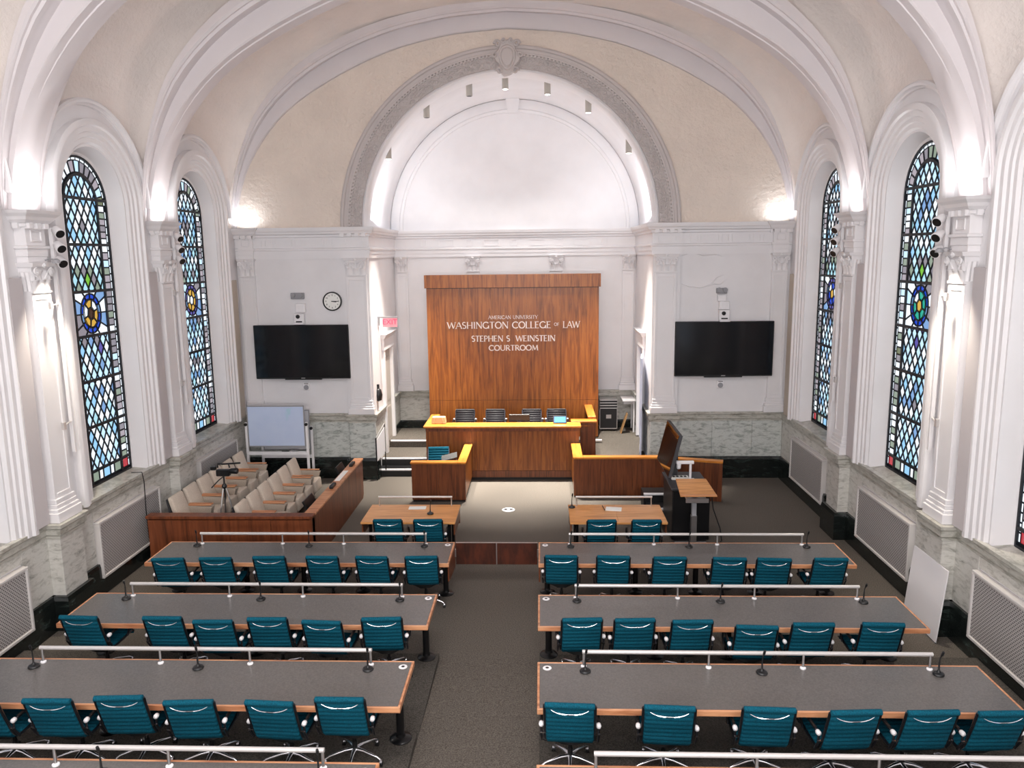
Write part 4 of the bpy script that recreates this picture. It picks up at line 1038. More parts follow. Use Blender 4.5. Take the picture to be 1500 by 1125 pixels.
# stroke lettering with serifs (unit cap height)
def arc(cx, cy, rx, ry, a0, a1, n=10): return [(cx + rx * cos(rad(a0 + (a1 - a0) * k / n)), cy + ry * sin(rad(a0 + (a1 - a0) * k / n))) for k in range(n + 1)]
TH, TN = .13, .065
GLY = {  # advance, strokes [(points, width)], serifs [(x, y)]
    'A': (.78, [([(.02, 0), (.38, 1)], TN), ([(.38, 1), (.74, 0)], TH), ([(.16, .36), (.60, .36)], TN)], [(.03, 0), (.73, 0)]),
    'C': (.78, [(arc(.44, .5, .38, .47, 42, 318, 14), TH)], []),
    'E': (.60, [([(.12, 0), (.12, 1)], TH), ([(.12, .97), (.52, .97)], TN), ([(.12, .52), (.44, .52)], TN), ([(.12, .03), (.55, .03)], TN)], [(.10, 0), (.10, 1)]),
    'F': (.55, [([(.12, 0), (.12, 1)], TH), ([(.12, .97), (.52, .97)], TN), ([(.12, .52), (.44, .52)], TN)], [(.12, 0)]),
    'G': (.86, [(arc(.44, .5, .38, .47, 42, 330, 14), TH), ([(.75, .08), (.75, .45)], TH)], [(.75, .45)]),
    'H': (.84, [([(.14, 0), (.14, 1)], TH), ([(.70, 0), (.70, 1)], TH), ([(.14, .5), (.70, .5)], TN)], [(.14, 0), (.14, 1), (.70, 0), (.70, 1)]),
    'I': (.32, [([(.16, 0), (.16, 1)], TH)], [(.16, 0), (.16, 1)]),
    'L': (.58, [([(.12, 0), (.12, 1)], TH), ([(.12, .03), (.54, .03)], TN)], [(.12, 1), (.10, 0)]),
    'M': (.98, [([(.12, 0), (.18, 1)], TN), ([(.18, 1), (.48, .1)], TH), ([(.48, .1), (.78, 1)], TN), ([(.78, 1), (.86, 0)], TH)], [(.12, 0), (.86, 0)]),
    'N': (.86, [([(.12, 0), (.12, 1)], TN), ([(.12, 1), (.72, 0)], TH), ([(.72, 0), (.72, 1)], TN)], [(.12, 0), (.72, 1)]),
    'O': (.88, [(arc(.44, .5, .37, .47, 0, 360, 20), TH)], []),
    'P': (.60, [([(.12, 0), (.12, 1)], TH), ([(.12, .97)] + arc(.30, .72, .24, .25, 90, -90, 8) + [(.12, .47)], TN + .02)], [(.12, 0)]),
    'R': (.70, [([(.12, 0), (.12, 1)], TH), ([(.12, .97)] + arc(.30, .73, .23, .24, 90, -90, 8) + [(.12, .49)], TN + .02), ([(.30, .49), (.66, 0)], TH)], [(.12, 0), (.64, 0)]),
    'S': (.56, [(arc(.28, .74, .19, .23, 40, 270, 9) + arc(.28, .27, .20, .24, 90, -140, 9), TH * .9)], []),
    'T': (.68, [([(.34, 0), (.34, 1)], TH), ([(.03, .97), (.65, .97)], TN)], [(.34, 0)]),
    'U': (.82, [([(.13, 1), (.13, .35)] + arc(.41, .32, .28, .30, 180, 360, 9) + [(.69, 1)], TN + .03)], [(.13, 1), (.69, 1)]),
    'V': (.76, [([(.03, 1), (.38, 0)], TH), ([(.38, 0), (.72, 1)], TN)], [(.04, 1), (.71, 1)]),
    'W': (1.08, [([(.03, 1), (.29, 0)], TH), ([(.29, 0), (.54, .95)], TN), ([(.54, .95), (.79, 0)], TH), ([(.79, 0), (1.04, 1)], TN)], [(.04, 1), (1.03, 1)]),
    'Y': (.72, [([(.03, 1), (.36, .45)], TH), ([(.36, .45), (.69, 1)], TN), ([(.36, .45), (.36, 0)], TH)], [(.04, 1), (.68, 1), (.36, 0)]),
    ' ': (.42, [], [])}
def letter_mesh(ch, h, bold):
    m = M(); adv, strokes, ser = GLY[ch]; d = .016
    def ribbon(pts, w_):
        P = [Vector(p) for p in pts]; L_, R_ = [], []
        closed = (P[0] - P[-1]).length < 1e-4 and len(P) > 3
        for i, p in enumerate(P):
            a = P[i - 1] if i else (P[-2] if closed else p); b = P[i + 1] if i < len(P) - 1 else (P[1] if closed else p)
            t = (b - a).normalized(); nn = Vector((-t.y, t.x)) * w_ * bold / 2; L_.append(p + nn); R_.append(p - nn)
        m.grid([[(l.x * h, -d, l.y * h), (r.x * h, -d, r.y * h), (r.x * h, 0, r.y * h), (l.x * h, 0, l.y * h)] for l, r in zip(L_, R_)], closed=True)
    for pts, w_ in strokes: ribbon(pts, w_)
    for x, y in ser: ribbon([(x - .10, .025 if y < .5 else (.975 if y == 1 else y)), (x + .10, .025 if y < .5 else (.975 if y == 1 else y))], .05)
    return m.mesh('letter', LETTER, fix=False)
LC = {}
def write(text, x0, x1, z, h, bold=1.0, small=None):
    W_ = 0
    for i, ch in enumerate(text):
        W_ += GLY[ch][0] * (small if small and i in small[1] and False else 1)
    k = (x1 - x0) / (W_ * h); x = x0
    for ch in text:
        if ch != ' ':
            key = (ch, h, bold, round(k, 3))
            if key not in LC: LC[key] = letter_mesh(ch, h, bold)
            o = obj('letter', LC[key], LETTER, wp); o.location = (x, -.004, z - .52); o.scale = (k, 1, 1)
        x += GLY[ch][0] * h * k
write('AMERICAN UNIVERSITY', -.63, .60, 3.525, .085, .8)
write('WASHINGTON COLLEGE', -1.66, .93, 3.29, .165)
write('OF', 1.00, 1.13, 3.345, .075, .8)
write('LAW', 1.22, 1.64, 3.29, .165)
write('STEPHEN S  WEINSTEIN', -1.06, 1.04, 2.965, .145, 1.25)
write('COURTROOM', -.63, .61, 2.735, .135, 1.25)

# things on the bench
bag = thing('tan_bag', 'tan leather box bag at the end of the bench counter', 'bag', (-1.69, 17.42, 1.273))
obj('bag_body', M().frus([(-.17, -.08, 0), (.17, -.08, 0), (.17, .08, 0), (-.17, .08, 0)], [(-.15, -.07, .16), (.15, -.07, .16), (.15, .07, .16), (-.15, .07, .16)]), TANB, bag, bevel=.02, seg=2)
for sx in (-1, 1): obj('strap', M().tube([(sx * .12, -.085, .0), (sx * .10, -.083, .08), (sx * .07, -.075, .15)], .008, 5), TANB, bag)
mon = thing('bench_monitor', 'dark flat monitor seen from behind on the judges bench', 'monitor', (.16, 17.62, 1.193))
obj('monitor_back', M().box(-.24, .24, -.02, .02, .06, .24), BLACK, mon, bevel=.008); obj('monitor_stand', M().frus([(-.10, -.07, 0), (.10, -.07, 0), (.10, .07, 0), (-.10, .07, 0)], [(-.03, -.02, .07), (.03, -.02, .07), (.03, .02, .07), (-.03, .02, .07)]), BLACK, mon)
tb = thing('tablet', 'small tablet with a blue lit screen on the bench counter', 'tablet', (1.10, 17.33, 1.285))
obj('tablet_case', M().obox((0, .03, .075), (1, 0, 0), (0, .34, .94), (0, -.94, .34), .155, .085, .008), DGREY, tb)
obj('tablet_screen', M().obox((0, .021, .077), (1, 0, 0), (0, .34, .94), (0, -.94, .34), .13, .066, .0015), BLUESC, tb)
obj('tablet_stand', M().box(-.10, .10, 0, .10, 0, .012), DGREY, tb)

# ------------------------------------------------------------------ jury box
jb = thing('jury_box', 'walnut walled jury box enclosing the two rows of oatmeal seats', 'jury box', (-4.5, 12.2, 0))
J = lambda x: x + 4.5
veneer(jb, 'front_panel', J(-5.90), J(-3.13), -.08, -.04, .02, .80, 4, JURYW)
obj('front_carcass', M().box(J(-5.90), J(-3.13), -.04, .08, 0, .82), WALNUTD, jb)
veneer(jb, 'side_panel', J(-3.17), J(-3.13), -.075, 3.61, .07, .835, 6, JURYW, axis='y')
obj('side_carcass', M().box(J(-3.28), J(-3.17), -.04, 3.61, 0, .83), WALNUTD, jb)
obj('side_plinth', M().box(J(-3.17), J(-3.14), -.07, 3.60, 0, .066), WALNUTD, jb)
obj('front_cap', M().box(J(-5.93), J(-3.12), -.095, .10, .82, .87), JURYW, jb, bevel=.005)
obj('side_cap', M().box(J(-3.31), J(-3.115), .103, 3.63, .83, .87), EDGEW, jb, bevel=.005)
obj('inner_platform', M().box(J(-6.0), J(-5.18), .09, 3.9, 0, .14), CARPETD, jb)
def jury_seat(label, loc):
    t = thing('theatre_chair', label, 'seat', loc, 0, 'oatmeal jury seats')
    W_ = .262
    def sl(prof, hw, bev): return M().frus([(x, -hw, z) for x, z in prof], [(x, hw, z) for x, z in prof])
    obj('backrest', sl([(-.16, .42), (-.05, .40), (-.20, .86), (-.235, .90), (-.285, .87)], W_ - .040, 0), CREAM, t, bevel=.022, seg=2, smooth=50)
    obj('seat', sl([(-.07, .32), (.27, .20), (.335, .24), (.315, .47), (-.05, .44)], W_ - .058, 0), CREAM, t, bevel=.022, seg=2, smooth=50)
    obj('back_shell', sl([(-.19, .25), (-.165, .25), (-.165, .42), (-.29, .86), (-.305, .85)], W_ - .03, 0), DGREY, t)
    for sy in (-1, 1):
        a, b = sorted((sy * (W_ + .0), sy * (W_ - .05)))
        obj('side_panel', M().frus([(x, a, z) for x, z in ((-.14, .0), (.13, .0), (.30, .58), (-.12, .60))], [(x, b, z) for x, z in ((-.14, .0), (.13, .0), (.30, .58), (-.12, .60))]), CREAMD, t, bevel=.006)
        obj('armrest', M().box(-.16, .28, sy * (W_ - .026) - .021, sy * (W_ - .026) + .021, .60, .625), EDGEW, t, bevel=.008)
        obj('floor_plate', M().box(-.15, .16, sy * (W_ - .03) - .025, sy * (W_ - .03) + .025, 0, .012), BLACK, t)
    return t
js = None
for rowi, (x, y0, z, nm) in enumerate(((-4.36, 12.82, 0, 'front'), (-5.50, 12.82, .143, 'back'))):
    for k in range(6):
        lab = 'oatmeal upholstered jury seat, %s from the audience end in the %s row' % (ORD[k], nm)
        loc = (x, y0 + k * .552 + (.05 if k == 5 else 0), z)
        if js is None: js = jury_seat(lab, loc)
        else: dup(js, loc, 0, lab)
for y, w_, lab in ((13.05, .5, 'dark jury monitor inside the box wall near the audience corner'), (15.2, .45, 'dark jury monitor inside the box wall near the whiteboard')):
    t = thing('jury_monitor', lab, 'monitor', (-3.42, y, .0))
    obj('monitor_body', M().obox((0, 0, .76), (0, 1, 0), (-.45, 0, .89), (.89, 0, .45), w_ / 2, .15, .018), BLACK, t)
    obj('monitor_post', M().box(-.02, .06, -.04, .04, 0, .66), BLACK, t)
for y, lab in ((13.75, 'small black box with a light edge on the jury wall ledge, nearer the audience'), (15.25, 'small black box on the jury wall ledge, nearer the whiteboard')):
    t = thing('ledge_speaker', lab, 'speaker', (-3.21, y, .87)); obj('speaker_body', M().box(-.035, .035, -.13, .13, 0, .06), BLACK, t, bevel=.015, seg=2)
    obj('speaker_face', M().box(-.040, -.035, -.11, .11, .008, .05), GREY, t)
sheet(-3.24, 14.5, .87, .10, .7, .0, 'long white paper strip lying on the jury wall ledge')
# camcorder on a tripod
tp = thing('camcorder_tripod', 'black camcorder on a silver tripod among the jury seats', 'camera', (-5.02, 13.2, .0))
for k in range(3):
    a = 2 * pi * k / 3
    obj('tripod_leg', M().tube([(.03 * cos(a), .03 * sin(a), 1.02), (.12 * cos(a), .12 * sin(a), .6), (.22 * cos(a), .22 * sin(a), .0)], [.018, .014, .010], 8), STEEL, tp)
obj('tripod_column', M().tube([(0, 0, .85), (0, 0, 1.24)], .016, 8), BLACK, tp); obj('tripod_head', M().lathe([(.03, 1.02), (.05, 1.05), (.03, 1.10)], 12), BLACK, tp)
obj('pan_handle', M().tube([(0, -.02, 1.24), (-.05, -.10, 1.2), (-.13, -.24, 1.10)], .01, 6), BLACK, tp)
cb = obj('camera_body', M().box(-.12, .12, -.05, .05, 1.25, 1.37), BLACK, tp, bevel=.012)
obj('lens', M().lathe([(.045, .13), (.05, .15), (.055, .25), (.05, .26)], 14, (0, 0, 1.34), 'x'), BLACK, cb, smooth=40)
obj('handle', M().tube([(-.10, 0, 1.40), (-.09, 0, 1.47), (.10, 0, 1.47), (.12, 0, 1.40)], .016, 8), BLACK, cb)
obj('shotgun_microphone', M().tube([(.0, -.05, 1.48), (.34, -.05, 1.50)], .016, 8), BLACK, cb); obj('viewfinder', M().box(-.22, -.13, -.03, .03, 1.36, 1.42), BLACK, cb)

# ------------------------------------------------------------------ whiteboards
def whiteboard(name, label, x0, x1, y, z0, z1, fd, tint):
    xm = (x0 + x1) / 2; t = thing(name, label, 'whiteboard', (xm, y, 0)); hw = (x1 - x0) / 2
    obj('board', M().box(-hw, hw, -.012, .012, z0, z1), tint, t)
    for a in ((-hw - .02, hw + .02, z1, z1 + .02), (-hw - .02, hw + .02, z0 - .02, z0), (-hw - .02, -hw, z0, z1), (hw, hw + .02, z0, z1)): obj('frame_bar', M().box(a[0], a[1], -.018, .018, a[2], a[3]), GREY, t)
    for sx in (-1, 1):
        p = obj('upright', M().box(sx * (hw + .055) - .025, sx * (hw + .055) + .025, -.02, .02, .10, z0 + (z1 - z0) * .6), WHITEB, t)
        obj('pivot_knob', M().lathe([(.035, -.05), (.035, -.02)], 12, (sx * (hw + .055), 0, z0 + (z1 - z0) * .55), 'y'), BLACK, p)
        obj('foot', M().box(sx * (hw + .055) - .025, sx * (hw + .055) + .025, -fd, fd, .07, .11), WHITEB, t, bevel=.005)
        for yy in (-fd + .03, fd - .03): obj('caster', M().lathe([(.03, -.015), (.035, 0), (.03, .015)], 10, (sx * (hw + .055), yy, .035), 'x'), BLACK, t)
    obj('pen_tray', M().box(-hw - .05, hw + .05, -.05, .02, z0 - .20, z0 - .13), WHITEB, t)
    obj('marker', M().tube([(.1, -.03, z0 - .12), (.26, -.03, z0 - .12)], .01, 6), BLACK, t); obj('eraser', M().box(.30, .42, -.04, -.01, z0 - .13, z0 - .10), GREY, t)
    return t
whiteboard('rolling_whiteboard', 'white framed rolling whiteboard in front, with faint blue smudges', -5.80, -4.56, 16.50, .98, 1.86, .19, BOARD)
whiteboard('rolling_whiteboard', 'grey backed rolling whiteboard mostly hidden behind the other one', -5.62, -4.58, 16.92, .80, 1.68, .16, mat('grey_board', srgb(200, 200, 204), .4))

# ------------------------------------------------------------------ lectern, cabinet, touch display
cbn = thing('lectern_cabinet', 'black equipment cabinet with grey top under the tilted display', 'cabinet', (3.32, 13.75, 0))
obj('cabinet_body', M().box(-.33, .33, -.48, .52, .04, .96), BLACK, cbn, bevel=.006); obj('cabinet_top', M().box(-.36, .35, -.52, .55, .96, 1.0), DGREY, cbn, bevel=.006)
for k in range(2): obj('door', M().box(-.32 + k * .325, -.005 + k * .325, -.495, -.48, .08, .93), BLACKS, cbn)
obj('cabinet_plinth', M().box(-.29, .29, -.44, .48, 0, .04), DGREY, cbn)
lc = thing('adjustable_lectern', 'cherry topped lectern on a grey lifting column before the black cabinet', 'lectern', (3.30, 12.92, 0))
obj('lectern_top', M().frus([(-.30, -.36, 1.06), (.31, -.36, 1.06), (.27, .36, 1.14), (-.26, .36, 1.14)], [(-.30, -.36, 1.085), (.31, -.36, 1.085), (.27, .36, 1.165), (-.26, .36, 1.165)]), TABLEW, lc, bevel=.004)
obj('page_stop', M().box(-.29, .30, -.37, -.345, 1.08, 1.10), EDGEW, lc)
obj('under_tray', M().box(-.17, .17, -.26, .10, .95, .985), STEEL, lc, bevel=.006); obj('tray_lip', M().box(-.19, .19, -.28, -.25, .93, 1.0), STEEL, lc)
obj('lift_column', M().box(-.05, .05, -.05, .05, .05, .62), STEEL, lc, bevel=.006); obj('inner_column', M().box(-.038, .038, -.038, .038, .62, 1.05), GREY, lc)
obj('lectern_foot', M().box(-.28, .28, -.24, .24, 0, .05), GREY, lc, bevel=.01)
td = thing('touch_display', 'large tilted dark touch display mounted on the lectern cabinet', 'display', (3.0, 14.08, 1.0))
tx = Vector((.235, 0, .972)); nx = Vector((-.972, 0, .235)); cc = Vector((.04, 0, .52))
obj('display_body', M().obox(cc + Vector((.012, 0, 0)), (0, 1, 0), tx, nx, .66, .395, .03), DGREY, td)
obj('display_glass', M().obox(cc + Vector((-.020, 0, .007)), (0, 1, 0), tx, nx, .645, .38, .003), GLOSSB, td)
obj('display_arm', M().box(.06, .20, -.10, .10, .0, .55), DGREY, td)
dc = thing('document_camera', 'white document camera with a horizontal arm on the cabinet', 'camera', (3.36, 13.62, 1.0))
obj('camera_base', M().frus([(-.12, -.11, 0), (.12, -.11, 0), (.12, .11, 0), (-.12, .11, 0)], [(-.08, -.07, .06), (.08, -.07, .06), (.08, .07, .06), (-.08, .07, .06)]), WHITEB, dc, bevel=.01)
obj('camera_post', M().tube([(0, 0, .05), (0, 0, .36)], .022, 10), WHITEB, dc); obj('camera_arm', M().box(-.26, .06, -.028, .028, .34, .40), WHITEB, dc, bevel=.01); obj('camera_head', M().lathe([(.03, .25), (.04, .27), (.04, .34)], 12, (-.21, 0, 0)), WHITEB, dc)
ph = thing('remote_handset', 'small white remote handset at the cabinet edge', 'remote', (3.58, 13.45, 1.0)); obj('handset_body', M().box(-.07, .07, -.04, .04, 0, .03), WHITEB, ph, bevel=.01); obj('handset_keys', M().box(-.04, .04, -.02, .02, .03, .034), GREY, ph)
kp = thing('control_keypad', 'pale control keypad with dark buttons on the cabinet', 'keypad', (3.21, 13.84, 1.0), 0); obj('keypad_body', M().box(-.16, .16, -.09, .09, 0, .04), PAPER, kp, bevel=.006)
for k in range(4): obj('key', M().box(-.13 + k * .07, -.09 + k * .07, -.03, .03, .04, .05), BLACK, kp)
cv = tag(obj('power_cable', M().tube([(3.68, 13.35, .95), (3.72, 13.32, .6), (3.84, 13.25, .25), (3.86, 13.2, .05), (3.78, 13.12, .014), (3.70, 13.10, .014)], .012, 6), BLACK), 'black cable drooping from the cabinet side to the floor', 'cable')
# ------------------------------------------------------------------ wall things
for s, x, lab in ((-1, -4.72, 'large wall mounted black television near the clock'), (1, 4.72, 'large wall mounted black television beside the lectern wall')):
    t = thing('wall_television', lab, 'television', (x, YF - .16, 2.985))
    obj('cabinet', M().box(-1.08, 1.08, -.03, .04, -.61, .61), BLACK, t, bevel=.01); obj('screen', M().box(-1.06, 1.06, -.033, -.03, -.58, .595), SCREEN, t)
    obj('status_light', M().box(-.045, .045, -.036, -.031, -.603, -.588), STEEL, t); obj('wall_mount', M().box(-.3, .3, .04, .16, -.3, .3), BLACKS, t); obj('speaker_bar', M().box(-.42, .42, -.028, .03, -.635, -.61), BLACK, t)
def wall_box(name, label, cat, x, z, w_, h, d, mtl=WHITEB, extra=None):
    t = thing(name, label, cat, (x, YF, z)); obj('housing', M().box(-w_ / 2, w_ / 2, -d, 0, -h / 2, h / 2), mtl, t, bevel=.015, seg=2)
    if extra == 'camera':
        obj('lens_dome', M().lathe([(.0, -d - .05), (.03, -d - .045), (.045, -d - .02), (.045, -d + .01)], 14, (-.02, 0, .04), 'y'), BLACK, t, smooth=50); obj('bracket', M().box(-.11, .11, -d - .06, 0, -h / 2 - .03, -h / 2), WHITEB, t)
        obj('ir_slot', M().box(-.07, .07, -d - .004, -d, -.09, -.06), BLACK, t)
    elif extra == 'lamps':
        for sx in (-1, 1): obj('lamp', M().lathe([(.05, -d - .05), (.055, -d - .02), (.03, -d + .01)], 12, (sx * w_ * .28, 0, .02), 'y'), GREY, t, smooth=40)
    elif extra == 'knob':
        obj('dial', M().lathe([(.055, -d - .012), (.06, -d)], 16, (0, 0, -.02), 'y'), GREY, t, smooth=40); obj('indicator', M().box(-.05, .05, -d - .004, -d, .06, .075), DGREY, t)
    else: obj('front_plate', M().box(-w_ * .32, w_ * .32, -d - .006, -d, -h * .3, h * .3), TRIMW, t)
    return t
wall_box('emergency_light', 'twin-lamp emergency light box above the television near the clock', 'light', -4.79, 4.24, .30, .14, .09, GREY, 'lamps')
wall_box('wall_sensor', 'rounded white sensor box between emergency light and camera, clock side', 'sensor', -4.73, 3.97, .22, .20, .10)
wall_box('conference_camera', 'white conference camera on top of the television near the clock', 'camera', -4.76, 3.74, .23, .20, .14, WHITEB, 'camera')
wall_box('thermostat', 'white square wall control below the television near the clock', 'thermostat', -4.71, 2.17, .15, .18, .05, WHITEB, 'knob')
wall_box('emergency_light', 'twin-lamp emergency light box topmost above the lectern side television', 'light', 4.66, 4.26, .23, .12, .09, GREY, 'lamps')
wall_box('wall_speaker', 'small grey square speaker below the emergency light, lectern side', 'speaker', 4.67, 4.10, .19, .14, .08, TRIMW)
wall_box('wall_sensor', 'rounded white sensor box between speaker and camera, lectern side', 'sensor', 4.72, 3.94, .22, .18, .10)
wall_box('conference_camera', 'white conference camera on top of the lectern side television', 'camera', 4.72, 3.73, .23, .22, .14, WHITEB, 'camera')
wall_box('thermostat', 'white square wall control below the lectern side television', 'thermostat', 4.70, 2.17, .16, .18, .05, WHITEB, 'knob')
ck_ = thing('wall_clock', 'round white wall clock with a black rim above the television', 'clock', (-4.01, YF, 4.11))
obj('rim', M().lathe([(.185, -.045), (.19, -.06), (.215, -.055), (.215, 0)], 32, (0, 0, 0), 'y'), BLACK, ck_, smooth=40)
obj('dial_face', M().lathe([(.186, -.046), (.186, -.044)], 32, (0, -.0025, 0), 'y'), PAPER, ck_)
def text(body, size, mtl, parent, loc, ext=.002, rot=(pi / 2, 0, 0)):
    cu_ = bpy.data.curves.new('t', 'FONT'); cu_.body = body; cu_.size = size; cu_.extrude = ext; cu_.align_x = 'CENTER'; cu_.align_y = 'CENTER'
    tmp = bpy.data.objects.new('t', cu_); C.objects.link(tmp); dg = bpy.context.evaluated_depsgraph_get(); me = bpy.data.meshes.new_from_object(tmp.evaluated_get(dg)); bpy.data.objects.remove(tmp)
    me.materials.clear(); me.materials.append(mtl); o = bpy.data.objects.new('letter', me); C.objects.link(o); o.parent = parent; o.location = loc; o.rotation_euler = rot; return o
for k in range(1, 13):
    a = pi / 2 - 2 * pi * k / 12; o = text(str(k), .055, BLACK, ck_, (.142 * cos(a), -.0505, .142 * sin(a)), .001); o.name = 'numeral'
obj('minute_hand', M().box(-.02, .14, -.054, -.052, -.007, .007), BLACK, ck_); obj('hour_hand', M().obox((.04, -.056, -.006), (.99, 0, -.14), (0, 1, 0), (.14, 0, .99), .055, .001, .009), BLACK, ck_)
# exit sign
ex = thing('exit_sign', 'red glowing EXIT sign jutting from the wall above the apse door', 'sign', (-2.86, 18.0, 3.57))
obj('sign_plate', M().box(-.17, .17, -.008, .008, -.11, .10), PINKG, ex); obj('sign_mount', M().box(-.26, .18, -.02, .02, .10, .13), GREY, ex); text('EXIT', .17, RED, ex, (0, -.010, 0), .002)
obj('wall_plate', M().box(-.28, -.25, -.06, .06, -.08, .14), GREY, ex)
# doors in the apse side walls
for s, i, dm in ((-1, 1, DOORG), (1, 2, DOORB)):
    d = bpy.data.objects.new('door_%d' % i, None); C.objects.link(d); d['kind'] = 'structure'; d.location = (s * XA, 18.86, .34)
    fx = lambda a, b: (min(-s * a, -s * b), max(-s * a, -s * b))
    for ya, yb in ((-.58, -.44), (.44, .58)): obj('jamb', M().box(*fx(-.02, .06), ya, yb, 0 if ya < 0 else .18, 2.58), TRIMW, d, bevel=.006)
    obj('lintel', M().box(*fx(-.02, .07), -.60, .60, 2.52, 2.80), TRIMW, d, bevel=.006); obj('door_cornice', M().frus([(-s * 0, -.62, 2.80), (-s * .08, -.62, 2.80), (-s * .08, .62, 2.80), (0, .62, 2.80)], [(0, -.68, 2.92), (-s * .15, -.68, 2.92), (-s * .15, .68, 2.92), (0, .68, 2.92)]), TRIMW, d)
    lf = obj('door_leaf', M().box(*fx(-.06, -.015), -.44, .44, .02, 2.52), dm, d)
    for z0, z1 in ((.25, 1.05), (1.2, 2.3)): obj('sunk_panel', M().box(*fx(-.016, -.008), -.32, .32, z0, z1), dm, lf, bevel=.004)
    obj('door_knob', M().lathe([(.012, 0), (.03, .04), (.03, .06), (.01, .07)], 12, (s * .015, -.36, 1.0), 'x'), STEEL, lf)
# the pale door leaf standing open on the lectern side
ol = thing('open_door_leaf', 'door leaf coloured pale blue for daylight, standing open in front of the lectern side doorway', 'door', (XA - .06, 18.36, .345))
obj('leaf', M().obox((-.06, -.42, 1.2), Vector((.13, .99, 0)).normalized(), Vector((-.99, .13, 0)).normalized(), (0, 0, 1), .40, .022, 1.19), DOORB, ol)
obj('kick_plate', M().obox((-.086, -.425, .12), Vector((.13, .99, 0)).normalized(), Vector((-.99, .13, 0)).normalized(), (0, 0, 1), .36, .004, .08), STEEL, ol)
# road case, shelf, plywood behind the lectern side of the bench
rcx = thing('road_case', 'black wheeled road case with silver edges behind the bench', 'case', (2.44, 20.0, .52))
obj('case_body', M().box(-.24, .20, -.20, .2, .08, .62), BLACK, rcx); obj('case_handle', M().box(-.08, .05, -.212, -.20, .34, .44), STEEL, rcx)
for z in (.60, .67, .74, .81): obj('case_band', M().box(-.25, .21, -.21, .21, z, z + .025), STEEL, rcx)
for z in (.63, .70, .77): obj('drawer_tray', M().box(-.24, .20, -.2, .2, z - .005, z + .04), BLACK, rcx)
for a in ((-.25, -.235), (.195, .21)): obj('edge_strip', M().box(a[0], a[1], -.21, -.195, .08, .62), STEEL, rcx)
obj('bottom_strip', M().box(-.25, .21, -.21, .21, .06, .085), STEEL, rcx)
for sx in (-.18, .14): obj('caster', M().lathe([(.03, -.02), (.035, 0), (.03, .02)], 10, (sx, -.15, .035), 'x'), BLACK, rcx)
sh = thing('side_shelf', 'white folding shelf table against the apse wall behind the bench', 'shelf', (2.92, 19.9, .52)); obj('shelf_top', M().box(-.16, .20, -.3, .36, .82, .86), WHITEB, sh, bevel=.005)
for yy in (-.22, .28): obj('shelf_leg', M().box(.12, .16, yy - .02, yy + .02, 0, .82), WHITEB, sh)
obj('shelf_bracket', M().box(-.10, .14, -.02, .02, .70, .82), WHITEB, sh)
pw = tag(obj('plywood_board', M().obox((2.80, 19.62, .78), (.30, 0, .95), (0, 1, 0), (-.95, 0, .30), .27, .12, .010), PLY), 'bare plywood offcut leaning under the white shelf', 'board')
# low things by the jury steps
hr = thing('step_handrail', 'black framed handrail with white infill beside the jury side steps', 'handrail', (-3.02, 17.12, 0))
obj('front_post', M().box(-.10, -.075, -.03, .0, 0, 1.0), BLACKS, hr); obj('rear_post', M().box(.05, .07, .25, .28, .17, 1.28), BLACKS, hr)
obj('sloped_rail', M().tube([(-.088, -.015, 1.0), (.06, .265, 1.28)], .014, 8), STEEL, hr); obj('infill_panel', M().frus([(-.08, -.01, .45), (.055, .25, .62), (.055, .25, 1.2), (-.08, -.01, .95)], [(-.07, -.015, .45), (.065, .245, .62), (.065, .245, 1.2), (-.07, -.015, .95)]), WHITEB, hr)
wph = thing('wall_handset', 'round black wall handset on the corner of the apse opening', 'telephone', (-XA + .02, 17.6, 1.92)); obj('handset_body', M().lathe([(.02, -.16), (.08, -.13), (.10, 0), (.07, .12), (.02, .15)], 12), BLACK, wph, smooth=50); obj('hook', M().box(-.03, .03, -.03, .03, .15, .24), BLACK, wph)
fo = thing('floor_outlet', 'round white floor outlet cover in the middle of the well', 'outlet', (0, 15.01, .0)); obj('cover_ring', M().lathe([(.13, .0), (.13, .008), (.10, .012)], 24), WHITEB, fo, smooth=30)
for sx in (-1, 1): obj('socket_lid', M().box(sx * .055 - .03, sx * .055 + .03, -.04, .04, .011, .016), DGREY, fo)
wbR = thing('leaning_board', 'large plain white board leaning against the wainscot pier beside the desks', 'board', (5.82, 10.1, .0))
obj('board_sheet', M().frus([(.0, -.46, .0), (.0, .45, .0), (.09, .45, 1.0), (.09, -.46, 1.0)], [(.018, -.46, .0), (.018, .45, .0), (.108, .45, 1.0), (.108, -.46, 1.0)]), WHITEB, wbR)
obj('dark_edge', M().tube([(.006, -.463, .008), (.006, .45, .008)], .009, 6), BLACK, wbR)
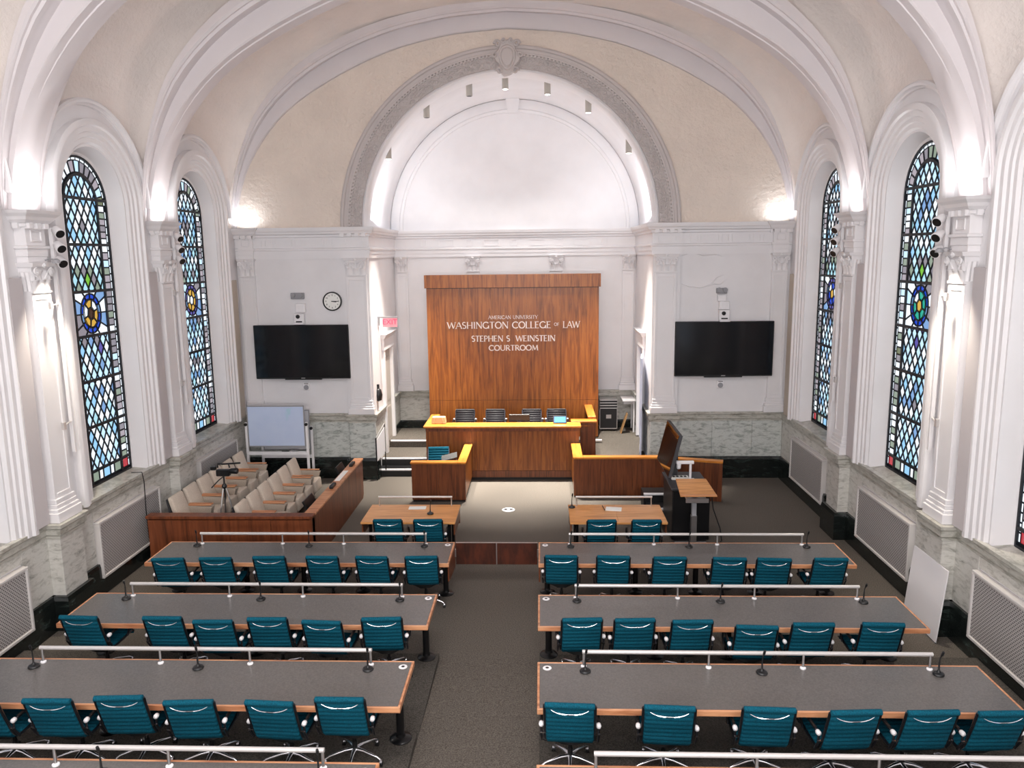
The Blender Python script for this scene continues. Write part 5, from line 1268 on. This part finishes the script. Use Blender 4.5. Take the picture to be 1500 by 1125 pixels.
cbl = tag(obj('window_cable', M().tube([(-6.20, 12.3, 1.57), (-6.05, 12.36, 1.56), (-6.022, 12.35, 1.4), (-6.018, 12.32, .9), (-6.018, 12.34, .4)], .008, 6), BLACK), 'thin dark cable hanging from the sill over the radiator grille', 'cable')
# peeling plaster on the end wall above the lectern side television
for k, pts in enumerate((((3.72, 4.45), (3.95, 4.36), (4.2, 4.33), (4.42, 4.40), (4.55, 4.55), (4.72, 4.62)), ((4.35, 4.34), (4.5, 4.42), (4.62, 4.40), (4.78, 4.52)), ((3.75, 5.02), (4.0, 5.10), (4.25, 5.03), (4.5, 5.05), (4.7, 5.0)))):
    obj('peeling_plaster', M().tube([(x, YF - .004, z) for x, z in pts], [.004] + [.016] * (len(pts) - 2) + [.004], 5), PAINT, WE)
# cylinder downlights under the apse arch
for k, (x, z, on) in enumerate(((-2.73, 7.40, 1), (-1.84, 8.28, 0), (-.88, 8.72, 0), (-.08, 8.85, 1), (.85, 8.72, 1), (1.75, 8.32, 1), (2.65, 7.44, 1))):
    z -= .15
    t = thing('cylinder_downlight', '%s white cylinder downlight under the apse arch, from the clock side' % ORD[k], 'light', (x, 17.9, z))
    top = ZC + math.sqrt((XA * 1.02) ** 2 - x * x) - z
    obj('lamp_body', M().lathe([(.065, 0), (.07, .01), (.07, .30)], 16), LAMPB, t, smooth=40); obj('stem', M().tube([(0, 0, .30), (0, 0, max(.32, top))], .02, 6), WHITEB, t)
    obj('lamp_mouth', M().lathe([(.055, -.004), (.055, .001)], 16), LAMPG if on else BLACK, t)
for x, y, z in ((-2.6, 14.9, 3.62), (-.95, 17.9, 2.98)):
    if z > 3: 
        q = thing('sprinkler_head', 'small sprinkler head on the cream vault over the jury side', 'sprinkler', (x, y, ZC + 4.13)); obj('escutcheon', M().lathe([(.05, .04), (.05, .05), (.02, .05)], 12), STEEL, q); obj('nozzle', M().lathe([(.02, -.03), (.012, .04)], 8), STEEL, q)
# rear wall closing the room behind the viewpoint
rw = M().add([(x, YR, ZC + z) for x, z in both(VLT)] + [(6.14, YR, -.1), (-6.14, YR, -.1)], [tuple(range(NB + 2))])
struct('wall_rear', rw, PAINT, fix=False)
